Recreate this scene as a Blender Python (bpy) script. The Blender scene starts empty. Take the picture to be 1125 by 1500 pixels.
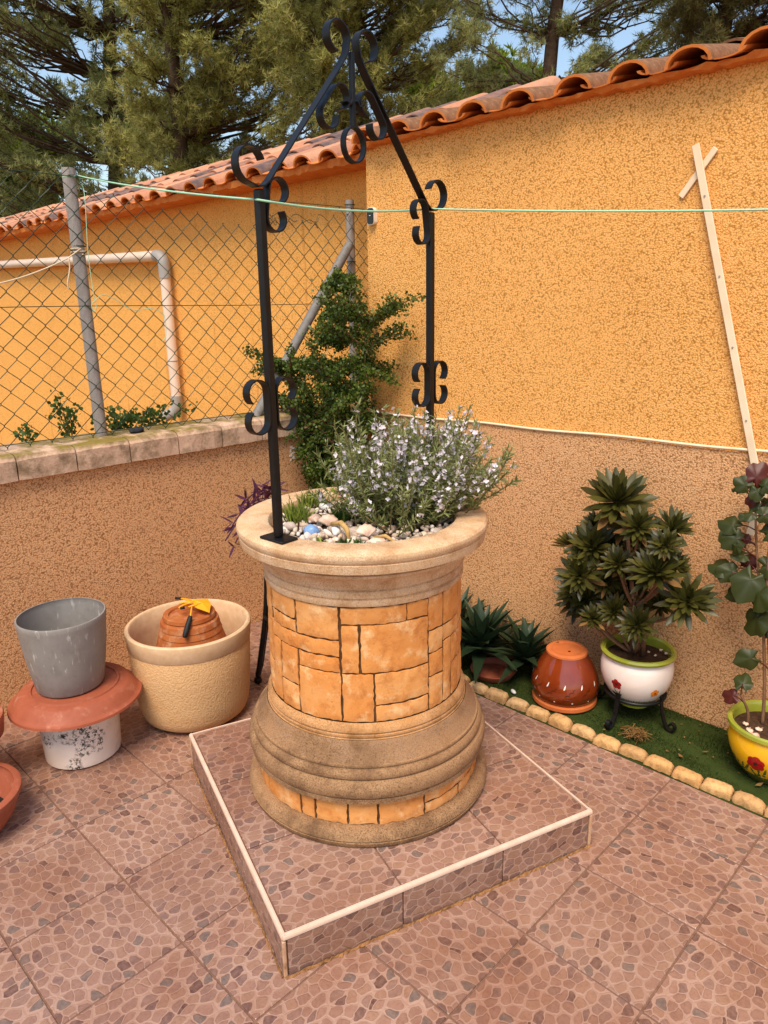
import bpy, math, random
import numpy as np
from mathutils import Vector, Matrix
random.seed(7); RNG = np.random.default_rng(11)
sc = bpy.context.scene
COL = sc.collection
PI = math.pi

# ------------------------------------------------------------------ camera, sky, sun, exposure
CAM = np.array([0.861, -1.404, 1.650])
FOC = 1070.14                                   # focal length in pixels of a 1500 px tall picture
def _axes(pitch, roll, yaw):
    cy, sy, cp, sp = math.cos(yaw), math.sin(yaw), math.cos(pitch), math.sin(pitch)
    fw = np.array([cy*cp, sy*cp, -sp]); r = np.array([sy, -cy, 0.0]); u = np.cross(r, fw)
    cr, sr = math.cos(roll), math.sin(roll)
    return fw, cr*r+sr*u, -sr*r+cr*u
FW, RT, UP = _axes(math.radians(15.654), math.radians(-0.919), math.radians(134.433))
cam = bpy.data.cameras.new('camera'); camo = bpy.data.objects.new('camera', cam); COL.objects.link(camo)
cam.sensor_fit = 'VERTICAL'; cam.sensor_height = 36.0; cam.lens = FOC*36/1500
cam.clip_start = 0.05; cam.clip_end = 3000
m = Matrix.Identity(4)
for i in range(3):
    m[i][0] = RT[i]; m[i][1] = UP[i]; m[i][2] = -FW[i]; m[i][3] = CAM[i]
camo.matrix_world = m
sc.camera = camo

SUN_EL = math.radians(60); SUN_AZ = math.atan2(-1.0, 0.52)        # direction towards the sun in the ground plane
w = bpy.data.worlds.new('World'); sc.world = w; w.use_nodes = True
nt = w.node_tree; bg = nt.nodes['Background']
sky = nt.nodes.new('ShaderNodeTexSky'); sky.sky_type = 'NISHITA'; sky.sun_disc = False
sky.sun_elevation = SUN_EL; sky.sun_rotation = PI/2 - SUN_AZ
sky.dust_density = 1.2; sky.air_density = 1.3; sky.ozone_density = 0.6
nt.links.new(sky.outputs[0], bg.inputs[0]); bg.inputs[1].default_value = 0.15
sl = bpy.data.lights.new('sun', 'SUN'); sl.energy = 3.3; sl.angle = math.radians(30); sl.color = (1.0, 0.87, 0.70)
so = bpy.data.objects.new('sun', sl); COL.objects.link(so)
sd = Vector((math.cos(SUN_EL)*math.cos(SUN_AZ), math.cos(SUN_EL)*math.sin(SUN_AZ), math.sin(SUN_EL)))
so.rotation_euler = sd.to_track_quat('Z', 'Y').to_euler(); so.location = (2, -6, 9)
sc.view_settings.view_transform = 'Standard'; sc.view_settings.look = 'None'
sc.view_settings.gamma = 1.0; sc.view_settings.exposure = 0.38
sc.render.engine = 'CYCLES'

# ------------------------------------------------------------------ helpers
def S(h):                                       # sRGB hex -> linear
    h = h.lstrip('#'); o = []
    for i in (0, 2, 4):
        c = int(h[i:i+2], 16)/255
        o.append(c/12.92 if c <= .04045 else ((c+.055)/1.055)**2.4)
    return tuple(o)+(1.0,)
def ray(px, py):
    return FW + (px-562.5)/FOC*RT + (750-py)/FOC*UP
def atd(px, py, dist):
    v = ray(px, py); return CAM + v/np.linalg.norm(v)*dist
def aty(px, py, Y):
    v = ray(px, py); return CAM + v*((Y-CAM[1])/v[1])
def atx(px, py, X):
    v = ray(px, py); return CAM + v*((X-CAM[0])/v[0])
def atz(px, py, Z):
    v = ray(px, py); return CAM + v*((Z-CAM[2])/v[2])

ROOT = {}
def empty(name, loc, label, cat, group=None):
    o = bpy.data.objects.new(name, None); COL.objects.link(o); o.location = tuple(float(c) for c in loc)
    o.empty_display_size = .05
    ROOT[o] = np.array(loc, float); o['label'] = label; o['category'] = cat
    if group: o['group'] = group
    return o
def tag(o, label, cat, group=None, kind=None):
    o['label'] = label; o['category'] = cat
    if group: o['group'] = group
    if kind: o['kind'] = kind
    return o
def link(name, me, mat, parent=None, smooth=False):
    o = bpy.data.objects.new(name, me); COL.objects.link(o)
    if mat is not None and not me.materials: me.materials.append(mat)
    if parent is not None:
        o.parent = parent; ROOT[o] = ROOT[parent]
    if smooth:
        me.polygons.foreach_set('use_smooth', [True]*len(me.polygons))
    return o
def npmesh(name, V, F):
    V = np.asarray(V, np.float32); F = np.asarray(F, np.int32); k = F.shape[1]
    me = bpy.data.meshes.new(name); me.vertices.add(len(V)); me.vertices.foreach_set('co', V.ravel())
    me.loops.add(F.size); me.loops.foreach_set('vertex_index', F.ravel())
    me.polygons.add(len(F)); me.polygons.foreach_set('loop_start', np.arange(0, F.size, k, dtype=np.int32))
    me.polygons.foreach_set('loop_total', np.full(len(F), k, np.int32))
    me.update(calc_edges=True); me.validate(); return me
class MB:
    def __init__(s): s.v = []; s.f = []
    def add(s, V, F):
        b = len(s.v); s.v += [tuple(float(c) for c in p) for p in V]; s.f += [tuple(b+i for i in f) for f in F]; return s
    def box(s, c, d, R=None):
        c = np.array(c, float); h = np.array(d, float)/2; P = []
        for z in (-1, 1):
            for x, y in ((-1, -1), (1, -1), (1, 1), (-1, 1)):
                q = h*np.array([x, y, z]); P.append(c+(R@q if R is not None else q))
        return s.add(P, [(3, 2, 1, 0), (4, 5, 6, 7), (0, 1, 5, 4), (1, 2, 6, 5), (2, 3, 7, 6), (3, 0, 4, 7)])
    def bev(s, c, d, b=.004, R=None):            # box with chamfered edges
        c = np.array(c, float); h = np.array(d, float)/2; P = []
        lay = [(-h[2], b), (-h[2]+b, 0), (h[2]-b, 0), (h[2], b)]
        for z, i in lay:
            X, Y = h[0]-i, h[1]-i; k = b
            for x, y in ((-X+k, -Y), (X-k, -Y), (X, -Y+k), (X, Y-k), (X-k, Y), (-X+k, Y), (-X, Y-k), (-X, -Y+k)):
                q = np.array([x, y, z]); P.append(c+(R@q if R is not None else q))
        F = [tuple(reversed(range(8))), tuple(range(24, 32))]
        for l in range(3):
            for i in range(8):
                j = (i+1) % 8; F.append((l*8+i, l*8+j, l*8+8+j, l*8+8+i))
        return s.add(P, F)
    def tube(s, pts, rad, n=6, cap=True):
        pts = [np.array(p, float) for p in pts]; N = len(pts)
        rad = [rad]*N if np.isscalar(rad) else list(rad)
        P = []; up = None
        for i, p in enumerate(pts):
            t = pts[min(i+1, N-1)]-pts[max(i-1, 0)]; t = t/(np.linalg.norm(t)+1e-12)
            if up is None:
                a = np.array([0, 0, 1.]) if abs(t[2]) < .9 else np.array([1., 0, 0])
                up = np.cross(t, a); up /= np.linalg.norm(up)
            up = up-t*(up@t); up /= np.linalg.norm(up)+1e-12; w_ = np.cross(t, up)
            for k in range(n):
                a = 2*PI*k/n; P.append(p+rad[i]*(math.cos(a)*up+math.sin(a)*w_))
        F = []
        for i in range(N-1):
            for k in range(n):
                F.append((i*n+k, i*n+(k+1) % n, (i+1)*n+(k+1) % n, (i+1)*n+k))
        if cap: F += [tuple(reversed(range(n))), tuple(range((N-1)*n, N*n))]
        return s.add(P, F)
    def lathe(s, prof, c=(0, 0), n=48, a0=0, a1=2*PI):
        full = abs(a1-a0-2*PI) < 1e-6; M = n if full else n+1; P = []
        for r, z in prof:
            for k in range(M):
                a = a0+(a1-a0)*k/n; P.append((c[0]+r*math.cos(a), c[1]+r*math.sin(a), z))
        F = []
        for i in range(len(prof)-1):
            for k in range(n):
                j = (k+1) % M
                F.append((i*M+k, i*M+j, (i+1)*M+j, (i+1)*M+k))
        return s.add(P, F)
    def mesh(s, name, off=(0, 0, 0)):
        me = bpy.data.meshes.new(name); o = np.array(off, float)
        me.from_pydata([tuple(np.array(p)-o) for p in s.v], [], s.f); me.update(); return me
    def build(s, name, mat, parent=None, smooth=False, sharp=None):
        off = ROOT[parent] if parent is not None else (0, 0, 0)
        me = s.mesh(name, off); o = link(name, me, mat, parent, smooth or sharp is not None)
        if sharp is not None:
            me.set_sharp_from_angle(angle=math.radians(sharp))
        return o
def rotz(a):
    c, s_ = math.cos(a), math.sin(a); return np.array([[c, -s_, 0], [s_, c, 0], [0, 0, 1.]])
def frames(D, roll=None):
    """N direction vectors -> N rotation matrices whose z column is that direction"""
    D = D/np.linalg.norm(D, axis=1, keepdims=True); n = len(D)
    A = np.where(np.abs(D[:, 2:3]) < .95, np.array([[0, 0, 1.]]), np.array([[1., 0, 0]]))
    X = np.cross(A, D); X /= np.linalg.norm(X, axis=1, keepdims=True); Y = np.cross(D, X)
    if roll is not None:
        c, s_ = np.cos(roll)[:, None], np.sin(roll)[:, None]; X, Y = c*X+s_*Y, -s_*X+c*Y
    return np.stack([X, Y, D], -1)
def scatter(T, F, pos, R, sca):
    T = np.asarray(T, float); F = np.asarray(F); n = len(pos); sca = np.asarray(sca, float)
    if sca.ndim == 0: sca = np.full(n, float(sca))
    V = np.einsum('nij,kj->nki', R, T)*sca[:, None, None]+pos[:, None, :]
    FF = F[None]+(np.arange(n)*len(T))[:, None, None]
    return V.reshape(-1, 3), FF.reshape(-1, F.shape[1])
def npobj(name, V, F, mat, parent=None, smooth=False):
    off = ROOT[parent] if parent is not None else np.zeros(3)
    return link(name, npmesh(name, np.asarray(V)-off, F), mat, parent, smooth)
def unit(n): 
    v = RNG.normal(size=(n, 3)); return v/np.linalg.norm(v, axis=1, keepdims=True)
def bez(a, b, c, n=8):
    a, b, c = map(lambda q: np.array(q, float), (a, b, c)); return [(1-t)**2*a+2*t*(1-t)*b+t*t*c for t in np.linspace(0, 1, n)]

# ------------------------------------------------------------------ materials
MATS = {}
class NG:
    def __init__(s, name):
        s.m = bpy.data.materials.new(name); s.m.use_nodes = True; s.t = s.m.node_tree; s.b = s.t.nodes['Principled BSDF']
        s.out = s.t.nodes['Material Output']
    def n(s, ty, **k):
        o = s.t.nodes.new(ty)
        for a, v in k.items():
            if a[0] == '_': o.inputs[a[1:].replace('_', ' ')].default_value = v
            else: setattr(o, a, v)
        return o
    def l(s, a, b): s.t.links.new(a, b)
    def coord(s, kind='Object'): return s.n('ShaderNodeTexCoord').outputs[kind]
    def noise(s, scale, detail=4, rough=.55, vec=None, dist=0):
        o = s.n('ShaderNodeTexNoise'); o.inputs['Scale'].default_value = scale; o.inputs['Detail'].default_value = detail
        o.inputs['Roughness'].default_value = rough; o.inputs['Distortion'].default_value = dist
        s.l(vec if vec is not None else s.coord(), o.inputs['Vector']); return o
    def ramp(s, src, stops, interp='LINEAR'):
        o = s.n('ShaderNodeValToRGB'); o.color_ramp.interpolation = interp; e = o.color_ramp.elements
        while len(e) < len(stops): e.new(.5)
        for i, (p, c) in enumerate(stops):
            e[i].position = p; e[i].color = c if not np.isscalar(c) else (c, c, c, 1)
        s.l(src, o.inputs[0]); return o.outputs[0]
    def mix(s, fac, a, b, mode='MIX'):
        o = s.n('ShaderNodeMix', data_type='RGBA', blend_type=mode)
        for sock, v in ((o.inputs[0], fac), (o.inputs[6], a), (o.inputs[7], b)):
            if hasattr(v, 'default_value') or hasattr(v, 'is_linked'): s.l(v, sock)
            else: sock.default_value = v
        return o.outputs[2]
    def math(s, op, a, b=0.0):
        o = s.n('ShaderNodeMath', operation=op)
        for i, v in enumerate((a, b)):
            if hasattr(v, 'is_linked'): s.l(v, o.inputs[i])
            else: o.inputs[i].default_value = v
        return o.outputs[0]
    def bump(s, h, strength=.5, dist=.01):
        o = s.n('ShaderNodeBump'); o.inputs['Strength'].default_value = strength; o.inputs['Distance'].default_value = dist
        s.l(h, o.inputs['Height']); s.l(o.outputs[0], s.b.inputs['Normal'])
    def set(s, col=None, rough=.8, spec=.3, metal=0.0, coat=0.0):
        if col is not None:
            if hasattr(col, 'is_linked'): s.l(col, s.b.inputs['Base Color'])
            else: s.b.inputs['Base Color'].default_value = col
        if hasattr(rough, 'is_linked'): s.l(rough, s.b.inputs['Roughness'])
        else: s.b.inputs['Roughness'].default_value = rough
        s.b.inputs['Specular IOR Level'].default_value = spec; s.b.inputs['Metallic'].default_value = metal
        s.b.inputs['Coat Weight'].default_value = coat
        return s.m

def stucco(name, light, mid, dark, big=.25, scale=140, streak=None):
    g = NG(name); co = g.coord()
    vo = g.n('ShaderNodeTexVoronoi'); vo.inputs['Scale'].default_value = scale*1.1; g.l(co, vo.inputs['Vector']); n2 = g.noise(2.6, 5, .6, co); n3 = g.noise(30, 4, .65, co); n4 = g.noise(scale*2.3, 3, .7, co)
    h = g.math('ADD', g.math('MULTIPLY', vo.outputs['Distance'], -.42), g.math('ADD', g.math('MULTIPLY', n4.outputs[0], .5), .43))
    k = g.math('ADD', h, g.math('MULTIPLY', g.math('SUBTRACT', n3.outputs[0], .5), .07))
    c = g.ramp(k, [(.33, dark), (.44, mid), (.58, light)])
    c = g.mix(g.ramp(n2.outputs[0], [(.35, 0), (.75, big)]), c, mid)
    n6 = g.noise(1.1, 6, .7, co); c = g.mix(g.ramp(n6.outputs[0], [(.50, 0), (.72, .16)]), c, dark)
    if streak:
        mp = g.n('ShaderNodeMapping'); mp.inputs['Scale'].default_value = (9, 9, .55); g.l(co, mp.inputs[0]); n8 = g.noise(1.0, 4, .6, mp.outputs[0])
        c = g.mix(g.ramp(n8.outputs[0], [(.60, 0), (.76, .75)]), c, streak)
    g.bump(h, .7, .009)
    return g.set(c, .92, .15)
def plain(name, a, b=None, rough=.7, spec=.3, scale=30, bump=.15, metal=0, coat=0, dirt=None, dist=.003):
    g = NG(name); b = b or a
    n1 = g.noise(scale, 5, .6); c = g.ramp(n1.outputs[0], [(.3, a), (.7, b)])
    if dirt:
        n2 = g.noise(dirt[1], 6, .7); c = g.mix(g.ramp(n2.outputs[0], [(dirt[2], 0), (dirt[2]+.16, dirt[3])]), c, dirt[0])
    if bump: g.bump(n1.outputs[0], bump, dist)
    rr = g.ramp(n1.outputs[0], [(.3, max(rough-.08, .02)), (.7, min(rough+.08, 1))])
    return g.set(c, rr, spec, metal, coat)
def leaf(name, cols, rough=.5, spec=.3, trans=.3, veins=None):
    g = NG(name); ge = g.n('ShaderNodeNewGeometry')
    c = g.ramp(ge.outputs['Random Per Island'], [(i/(max(1, len(cols)-1)), q) for i, q in enumerate(cols)])
    nz = g.noise(60, 3); c = g.mix(g.math('MULTIPLY', nz.outputs[0], .35), c, cols[0])
    g.set(c, rough, spec)
    if trans:
        tr = g.n('ShaderNodeBsdfTranslucent'); mx = g.n('ShaderNodeMixShader'); mx.inputs[0].default_value = trans
        g.l(c, tr.inputs[0]); g.l(g.b.outputs[0], mx.inputs[1]); g.l(tr.outputs[0], mx.inputs[2]); g.l(mx.outputs[0], g.out.inputs[0])
    return g.m

M = MATS
M['wall'] = stucco('orange_stucco', S('#fabf78'), S('#efab5a'), S('#b0783a'))
M['wall_far'] = stucco('orange_stucco_neighbour', S('#fcbf72'), S('#f4ae56'), S('#c08640'), .4, 140, S('#b56a26'))
M['dado'] = stucco('brown_stucco', S('#ecb988'), S('#d8a06c'), S('#976a42'))
M['lowwall'] = stucco('ochre_stucco', S('#f0bc8a'), S('#dca270'), S('#976a42'))
M['mortar'] = plain('mortar', S('#8a6f58'), S('#a5886c'), .95, .1, 40, .5)
M['grout'] = plain('grout', S('#6f5244'), S('#8a6a58'), .95, .1, 60, .3)
def pebbles(name):
    g = NG(name); co = g.coord()
    nz = g.noise(26, 2, .5, co); dv = g.n('ShaderNodeVectorMath', operation='MULTIPLY_ADD')
    g.l(nz.outputs['Color'], dv.inputs[0]); dv.inputs[1].default_value = (.022, .022, .0); g.l(co, dv.inputs[2])
    mp = g.n('ShaderNodeMapping'); mp.inputs['Scale'].default_value = (1.0, 1.38, 0.02); mp.inputs['Rotation'].default_value = (0, 0, .35); g.l(dv.outputs[0], mp.inputs[0])
    v1 = g.n('ShaderNodeTexVoronoi', voronoi_dimensions='2D'); v2 = g.n('ShaderNodeTexVoronoi', voronoi_dimensions='2D', feature='DISTANCE_TO_EDGE')
    for v in (v1, v2): v.inputs['Scale'].default_value = 27; g.l(mp.outputs[0], v.inputs['Vector']); v.inputs['Randomness'].default_value = .9
    sp = g.n('ShaderNodeSeparateColor'); g.l(v1.outputs['Color'], sp.inputs[0])
    c = g.ramp(sp.outputs[0], [(0, S('#967262')), (.25, S('#8d6a5b')), (.45, S('#977460')), (.62, S('#87695d')), (.76, S('#765c55')), (.85, S('#664b45')), (.91, S('#675d58')), (.96, S('#593f39'))], 'CONSTANT')
    n2 = g.noise(75, 5, .65, co); c = g.mix(g.ramp(n2.outputs[0], [(.35, 0), (.75, .45)]), c, S('#b08a76'))
    n4 = g.noise(130, 3, .6, co); c = g.mix(g.ramp(n4.outputs[0], [(.5, 0), (.8, .4)]), c, S('#664640'))
    far = g.n('ShaderNodeMath', operation='MULTIPLY'); far.use_clamp = True; far.inputs[1].default_value = .75
    g.l(g.math('SUBTRACT', v1.outputs['Distance'], .42), far.inputs[0])
    de = g.math('SUBTRACT', v2.outputs['Distance'], far.outputs[0])
    rim = g.ramp(de, [(.05, 1), (.15, 0)]); c = g.mix(g.math('MULTIPLY', rim, .22), c, S('#5f423b'))
    edge = g.ramp(de, [(.025, 1), (.06, 0)])
    c = g.mix(edge, c, S('#ab8a79'))
    ge = g.n('ShaderNodeNewGeometry'); n3 = g.noise(2.2, 5, .65, ge.outputs['Position'])
    oi = g.n('ShaderNodeObjectInfo'); c = g.mix(g.math('MULTIPLY', oi.outputs['Random'], .22), c, S('#7d5f50'))
    c = g.mix(g.ramp(n3.outputs[0], [(.42, 0), (.72, .7)]), c, S('#c79a74'), 'MULTIPLY')
    hh = g.ramp(v2.outputs['Distance'], [(.02, 0), (.12, 1)]); g.bump(g.math('ADD', hh, g.math('MULTIPLY', n2.outputs[0], .35)), .3, .003)
    rr = g.ramp(n3.outputs[0], [(.3, .24), (.7, .46)])
    return g.set(c, rr, .5)
M['tile'] = pebbles('pebble_print_tile')
M['trim_c'] = plain('beige_corner_trim', S('#c9a384'), S('#b58a68'), .5, .35, 25, .1, dirt=(S('#7d5a40'), 30, .5, .6))
M['trim'] = plain('white_trim', S('#dfc3af'), S('#cfae96'), .45, .4, 25, .05, dirt=(S('#b98a63'), 30, .6, .5))
M['caststone'] = None
def cast(name, a, b, grime, amt, gs=240):
    g = NG(name); co = g.coord(); n1 = g.noise(14, 6, .65, co); n2 = g.noise(gs, 4, .75, co); n3 = g.noise(4, 5, .6, co)
    c = g.ramp(n1.outputs[0], [(.3, a), (.7, b)])
    k = g.math('MULTIPLY', g.ramp(n2.outputs[0], [(.46, 0), (.66, 1)]), g.ramp(n3.outputs[0], [(.3, amt*.35), (.7, amt)]))
    c = g.mix(k, c, grime)
    n9 = g.noise(7, 6, .7, co); c = g.mix(g.ramp(n9.outputs[0], [(.48, 0), (.68, amt*.55)]), c, grime)
    g.bump(g.math('ADD', n2.outputs[0], g.math('MULTIPLY', n1.outputs[0], .6)), .45, .004)
    return g.set(c, .88, .2)
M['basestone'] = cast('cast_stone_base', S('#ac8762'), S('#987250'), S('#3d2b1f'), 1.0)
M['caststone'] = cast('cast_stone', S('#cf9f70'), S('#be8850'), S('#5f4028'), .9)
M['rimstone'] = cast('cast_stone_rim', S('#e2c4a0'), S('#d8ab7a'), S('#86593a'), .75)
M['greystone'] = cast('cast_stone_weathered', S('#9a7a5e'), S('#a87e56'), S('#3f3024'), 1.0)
def sandstone(name):
    g = NG(name); co = g.coord(); ge = g.n('ShaderNodeObjectInfo')
    n1 = g.noise(9, 6, .62, co, .4); n2 = g.noise(70, 4, .7, co); n3 = g.noise(22, 5, .7, co)
    c = g.ramp(n1.outputs[0], [(.25, S('#cf8644')), (.5, S('#dd9c5a')), (.75, S('#e8b67c'))])
    c = g.mix(g.math('MULTIPLY', ge.outputs['Random'], .55), c, S('#cf7c34'))
    c = g.mix(g.ramp(n3.outputs[0], [(.5, 0), (.72, .65)]), c, S('#a85a24'))
    c = g.mix(g.ramp(n2.outputs[0], [(.6, 0), (.75, .5)]), c, S('#8a4f22'))
    n7 = g.noise(13, 5, .7, co); c = g.mix(g.ramp(n7.outputs[0], [(.54, 0), (.68, .7)]), c, S('#f0cc98'))
    g.bump(g.math('ADD', n3.outputs[0], g.math('MULTIPLY', n2.outputs[0], .4)), .4, .006)
    return g.set(c, .85, .2)
M['sandstone'] = sandstone('sandstone')
M['joint'] = plain('dark_joint', S('#432d1b'), S('#6a4a2e'), .95, .1, 60, .5)
M['iron'] = plain('black_iron', (.004, .004, .004, 1), (.008, .007, .007, 1), .42, .32, 60, .15)
M['galv'] = plain('galvanised', S('#8d857e'), S('#b2a89f'), .6, .4, 220, .25, .25, dirt=(S('#7a5c44'), 60, .58, .5))
M['brace'] = plain('grey_brace', S('#6a6663'), S('#84807c'), .65, .35, 40, .15)
M['wire'] = plain('green_wire', S('#16301f'), S('#213a24'), .5, .4, 60, 0)
M['rope_green'] = plain('green_rope', S('#8fc7a0'), S('#b6e0c0'), .6, .3, 300, .4)
M['rope_beige'] = plain('beige_rope', S('#c9b393'), S('#e0cdb0'), .8, .2, 300, .4)
M['pvc'] = plain('white_pipe', S('#ead7c4'), S('#dcc3ab'), .5, .4, 8, .05, dirt=(S('#a88a6e'), 12, .6, .5))
M['pvc_grey'] = plain('grey_pipe', S('#9a9690'), S('#aba59d'), .5, .4, 10, .05, dirt=(S('#77695a'), 20, .6, .5))
def mossy(name):
    g = NG(name); n1 = g.noise(26, 5, .6); n2 = g.noise(11, 6, .7); n3 = g.noise(5, 5, .65); n5 = g.noise(90, 3, .7)
    c = g.ramp(n1.outputs[0], [(.3, S('#c4a084')), (.7, S('#dab89c'))]); c = g.mix(g.ramp(n2.outputs[0], [(.46, 0), (.66, .8)]), c, S('#6e5b40'))
    sx = g.n('ShaderNodeSeparateXYZ'); ge = g.n('ShaderNodeNewGeometry'); g.l(ge.outputs['Position'], sx.inputs[0])
    mk = g.math('MULTIPLY', g.ramp(n3.outputs[0], [(.42, 0), (.55, .9)]), g.ramp(g.math('ADD', g.math('MULTIPLY', sx.outputs[2], 10), -10), [(.85, 0), (1.0, 1)]))
    c = g.mix(mk, c, S('#7a6a22')); c = g.mix(g.ramp(n5.outputs[0], [(.55, 0), (.7, .5)]), c, S('#8a705a')); g.bump(g.math('ADD', n1.outputs[0], n5.outputs[0]), .5, .004); return g.set(c, .93, .15)
M['coping'] = mossy('coping_stone')
M['rooftile'] = None
def rooftile(name):
    g = NG(name); oi = g.n('ShaderNodeObjectInfo'); co = g.coord(); n1 = g.noise(16, 5, .65, co); n2 = g.noise(45, 4, .7, co)
    base = g.ramp(oi.outputs['Random'], [(0, S('#c48560')), (.25, S('#b47c60')), (.42, S('#cf9a78')), (.55, S('#a57058')), (.70, S('#6f5a56')), (1, S('#4e4546'))])
    c = g.mix(g.ramp(n1.outputs[0], [(.45, 0), (.75, .3)]), base, S('#d8a07c'))
    c = g.mix(g.ramp(n2.outputs[0], [(.55, 0), (.75, .6)]), c, S('#5d4a3f'))
    g.bump(n2.outputs[0], .35, .005); return g.set(c, .85, .2)
M['rooftile'] = rooftile('clay_roof_tile')
M['rooftile_e'] = plain('clay_eave_tile', S('#e08a45'), S('#d0763a'), .85, .2, 20, .3, dirt=(S('#6b4a38'), 26, .6, .6))
M['rooftile_d'] = plain('lichened_roof_tile', S('#946a4a'), S('#6e4c38'), .92, .15, 40, .5, dirt=(S('#a08a6e'), 60, .56, .6))
M['terra'] = plain('terracotta', S('#a2583e'), S('#934c34'), .6, .3, 14, .1, dirt=(S('#c08a70'), 16, .54, .5))
M['terra_old'] = plain('weathered_terracotta', S('#b06a38'), S('#9c5028'), .85, .2, 16, .3, dirt=(S('#c49a78'), 18, .52, .7))
M['terra_glaze'] = plain('glazed_terracotta', S('#8e3a14'), S('#70280e'), .18, .5, 7, .05, coat=.6)
M['terra_raw'] = plain('raw_terracotta', S('#d0743f'), S('#c2642f'), .7, .25, 20, .1)
def scratched(name):
    g = NG(name); co = g.coord(); n1 = g.noise(12, 5, .6, co); c = g.ramp(n1.outputs[0], [(.3, S('#837d77')), (.7, S('#918b85'))])
    mp = g.n('ShaderNodeMapping'); mp.inputs['Scale'].default_value = (70, 70, 14); g.l(co, mp.inputs[0]); n2 = g.noise(1, 3, .6, mp.outputs[0]); n3 = g.noise(8, 3, .5, co)
    k = g.math('MULTIPLY', g.ramp(n2.outputs[0], [(.60, 0), (.66, 1)]), g.ramp(n3.outputs[0], [(.45, 0), (.6, .7)])); c = g.mix(k, c, S('#c4beb6'))
    n4 = g.noise(20, 6, .7, co); c = g.mix(g.ramp(n4.outputs[0], [(.5, 0), (.7, .4)]), c, S('#6f675e')); g.bump(n1.outputs[0], .06, .003); return g.set(c, .52, .35)
M['grey_plastic'] = scratched('grey_plastic')
def scuffed(name):
    g = NG(name); n1 = g.noise(10, 4); n2 = g.noise(70, 5, .75); n3 = g.noise(9, 3, .5); c = g.ramp(n1.outputs[0], [(.3, S('#ecdccf')), (.7, S('#dfcdbf'))])
    k = g.math('MULTIPLY', g.ramp(n2.outputs[0], [(.50, 0), (.54, 1)]), g.ramp(n3.outputs[0], [(.53, 0), (.60, 1)])); c = g.mix(k, c, S('#35302d'))
    n4 = g.noise(16, 5, .7); c = g.mix(g.ramp(n4.outputs[0], [(.58, 0), (.75, .6)]), c, S('#b98f68')); g.bump(n1.outputs[0], .08, .003); return g.set(c, .5, .35)
M['canwhite'] = scuffed('white_can')
M['sandpot'] = plain('sand_coloured_pot', S('#dcb184'), S('#caa06c'), .9, .2, 130, .9, dist=.006, dirt=(S('#c08040'), 6, .55, .4))
M['sandpot_rim'] = plain('pale_pot_rim', S('#dcbb96'), S('#cda87e'), .75, .25, 30, .15)
M['yellow_tool'] = plain('yellow_enamel', S('#f2a91c'), S('#eb9c14'), .4, .5, 20, .03)
M['black_rubber'] = plain('black_rubber', (.01, .01, .01, 1), (.02, .02, .02, 1), .6, .3, 60, .1)
M['glaze_white'] = plain('white_glaze', S('#f3e4da'), S('#ead7ca'), .12, .5, 5, .03, coat=.7)
M['glaze_green'] = plain('green_glaze', S('#a8a83a'), S('#8f962e'), .15, .5, 9, .03, coat=.7)
M['glaze_yellow'] = plain('yellow_glaze', S('#f5bb1c'), S('#eaa812'), .14, .5, 5, .03, coat=.7)
M['glaze_dgreen'] = plain('dark_green_glaze', S('#4a4a1c'), S('#5d5a20'), .18, .5, 9, .02, coat=.6)
M['paint_red'] = plain('red_paint', S('#b3121c'), S('#8f0d18'), .25, .5, 30, 0, coat=.4)
M['paint_orange'] = plain('orange_paint', S('#d8761c'), S('#e08a2c'), .25, .5, 30, 0)
M['paint_black'] = plain('black_paint', S('#2a1710'), S('#3a2014'), .3, .5, 30, 0)
M['paint_white'] = plain('white_paint', S('#f5ece2'), S('#efe2d4'), .4, .4, 30, 0)
def kerbmat(name):
    g = NG(name); n1 = g.noise(70, 4, .7); n2 = g.noise(22, 5, .7); oi = g.n('ShaderNodeObjectInfo')
    c = g.ramp(oi.outputs['Random'], [(0, S('#dcb078')), (.4, S('#cf9f66')), (.7, S('#e0b884')), (1, S('#b98e5c'))])
    c = g.mix(g.ramp(n2.outputs[0], [(.48, 0), (.68, .8)]), c, S('#8a6438')); c = g.mix(g.ramp(n1.outputs[0], [(.5, 0), (.7, .5)]), c, S('#8f6c44'))
    g.bump(g.math('ADD', n1.outputs[0], n2.outputs[0]), .7, .005); return g.set(c, .93, .15)
M['kerb'] = kerbmat('edging_stone')
M['turf_base'] = plain('turf_backing', S('#2f3a17'), S('#3c4820'), .95, .1, 18, .4, dirt=(S('#2a2418'), 9, .55, .6))
M['turf'] = leaf('turf_blades', [S('#20300f'), S('#2f4215'), S('#44541e'), S('#2a3a13'), S('#4a4a22')], .6, .2, .15)
M['soil'] = plain('soil', S('#3a281c'), S('#57402e'), .95, .1, 60, 1.0, dist=.01)
M['earth'] = plain('earth', S('#8a6a48'), S('#76593c'), .95, .1, 3, .4)
M['lath'] = plain('cream_lath', S('#f0d9b8'), S('#e6cba6'), .6, .3, 12, .08)
M['device_white'] = plain('white_plastic', S('#efe6da'), S('#e8ddcf'), .4, .4, 20, 0)
M['gloss_black'] = plain('gloss_black', (.004, .004, .005, 1), (.008, .008, .008, 1), .15, .5, 20, 0)
M['needles'] = leaf('pine_needles', [S('#787d3e'), S('#a0a256'), S('#c8c270'), S('#e6da94'), S('#868a46')], .5, .3, .6)
M['needles2'] = leaf('dark_pine_needles', [S('#7c8654'), S('#a2a868'), S('#c6c680'), S('#e2dc9c'), S('#8a925a')], .5, .3, .6)
M['needles3'] = leaf('brownish_pine_needles', [S('#6a6638'), S('#7f7844'), S('#8f884e'), S('#8b7048'), S('#67703c')], .55, .25, .45)
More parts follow.
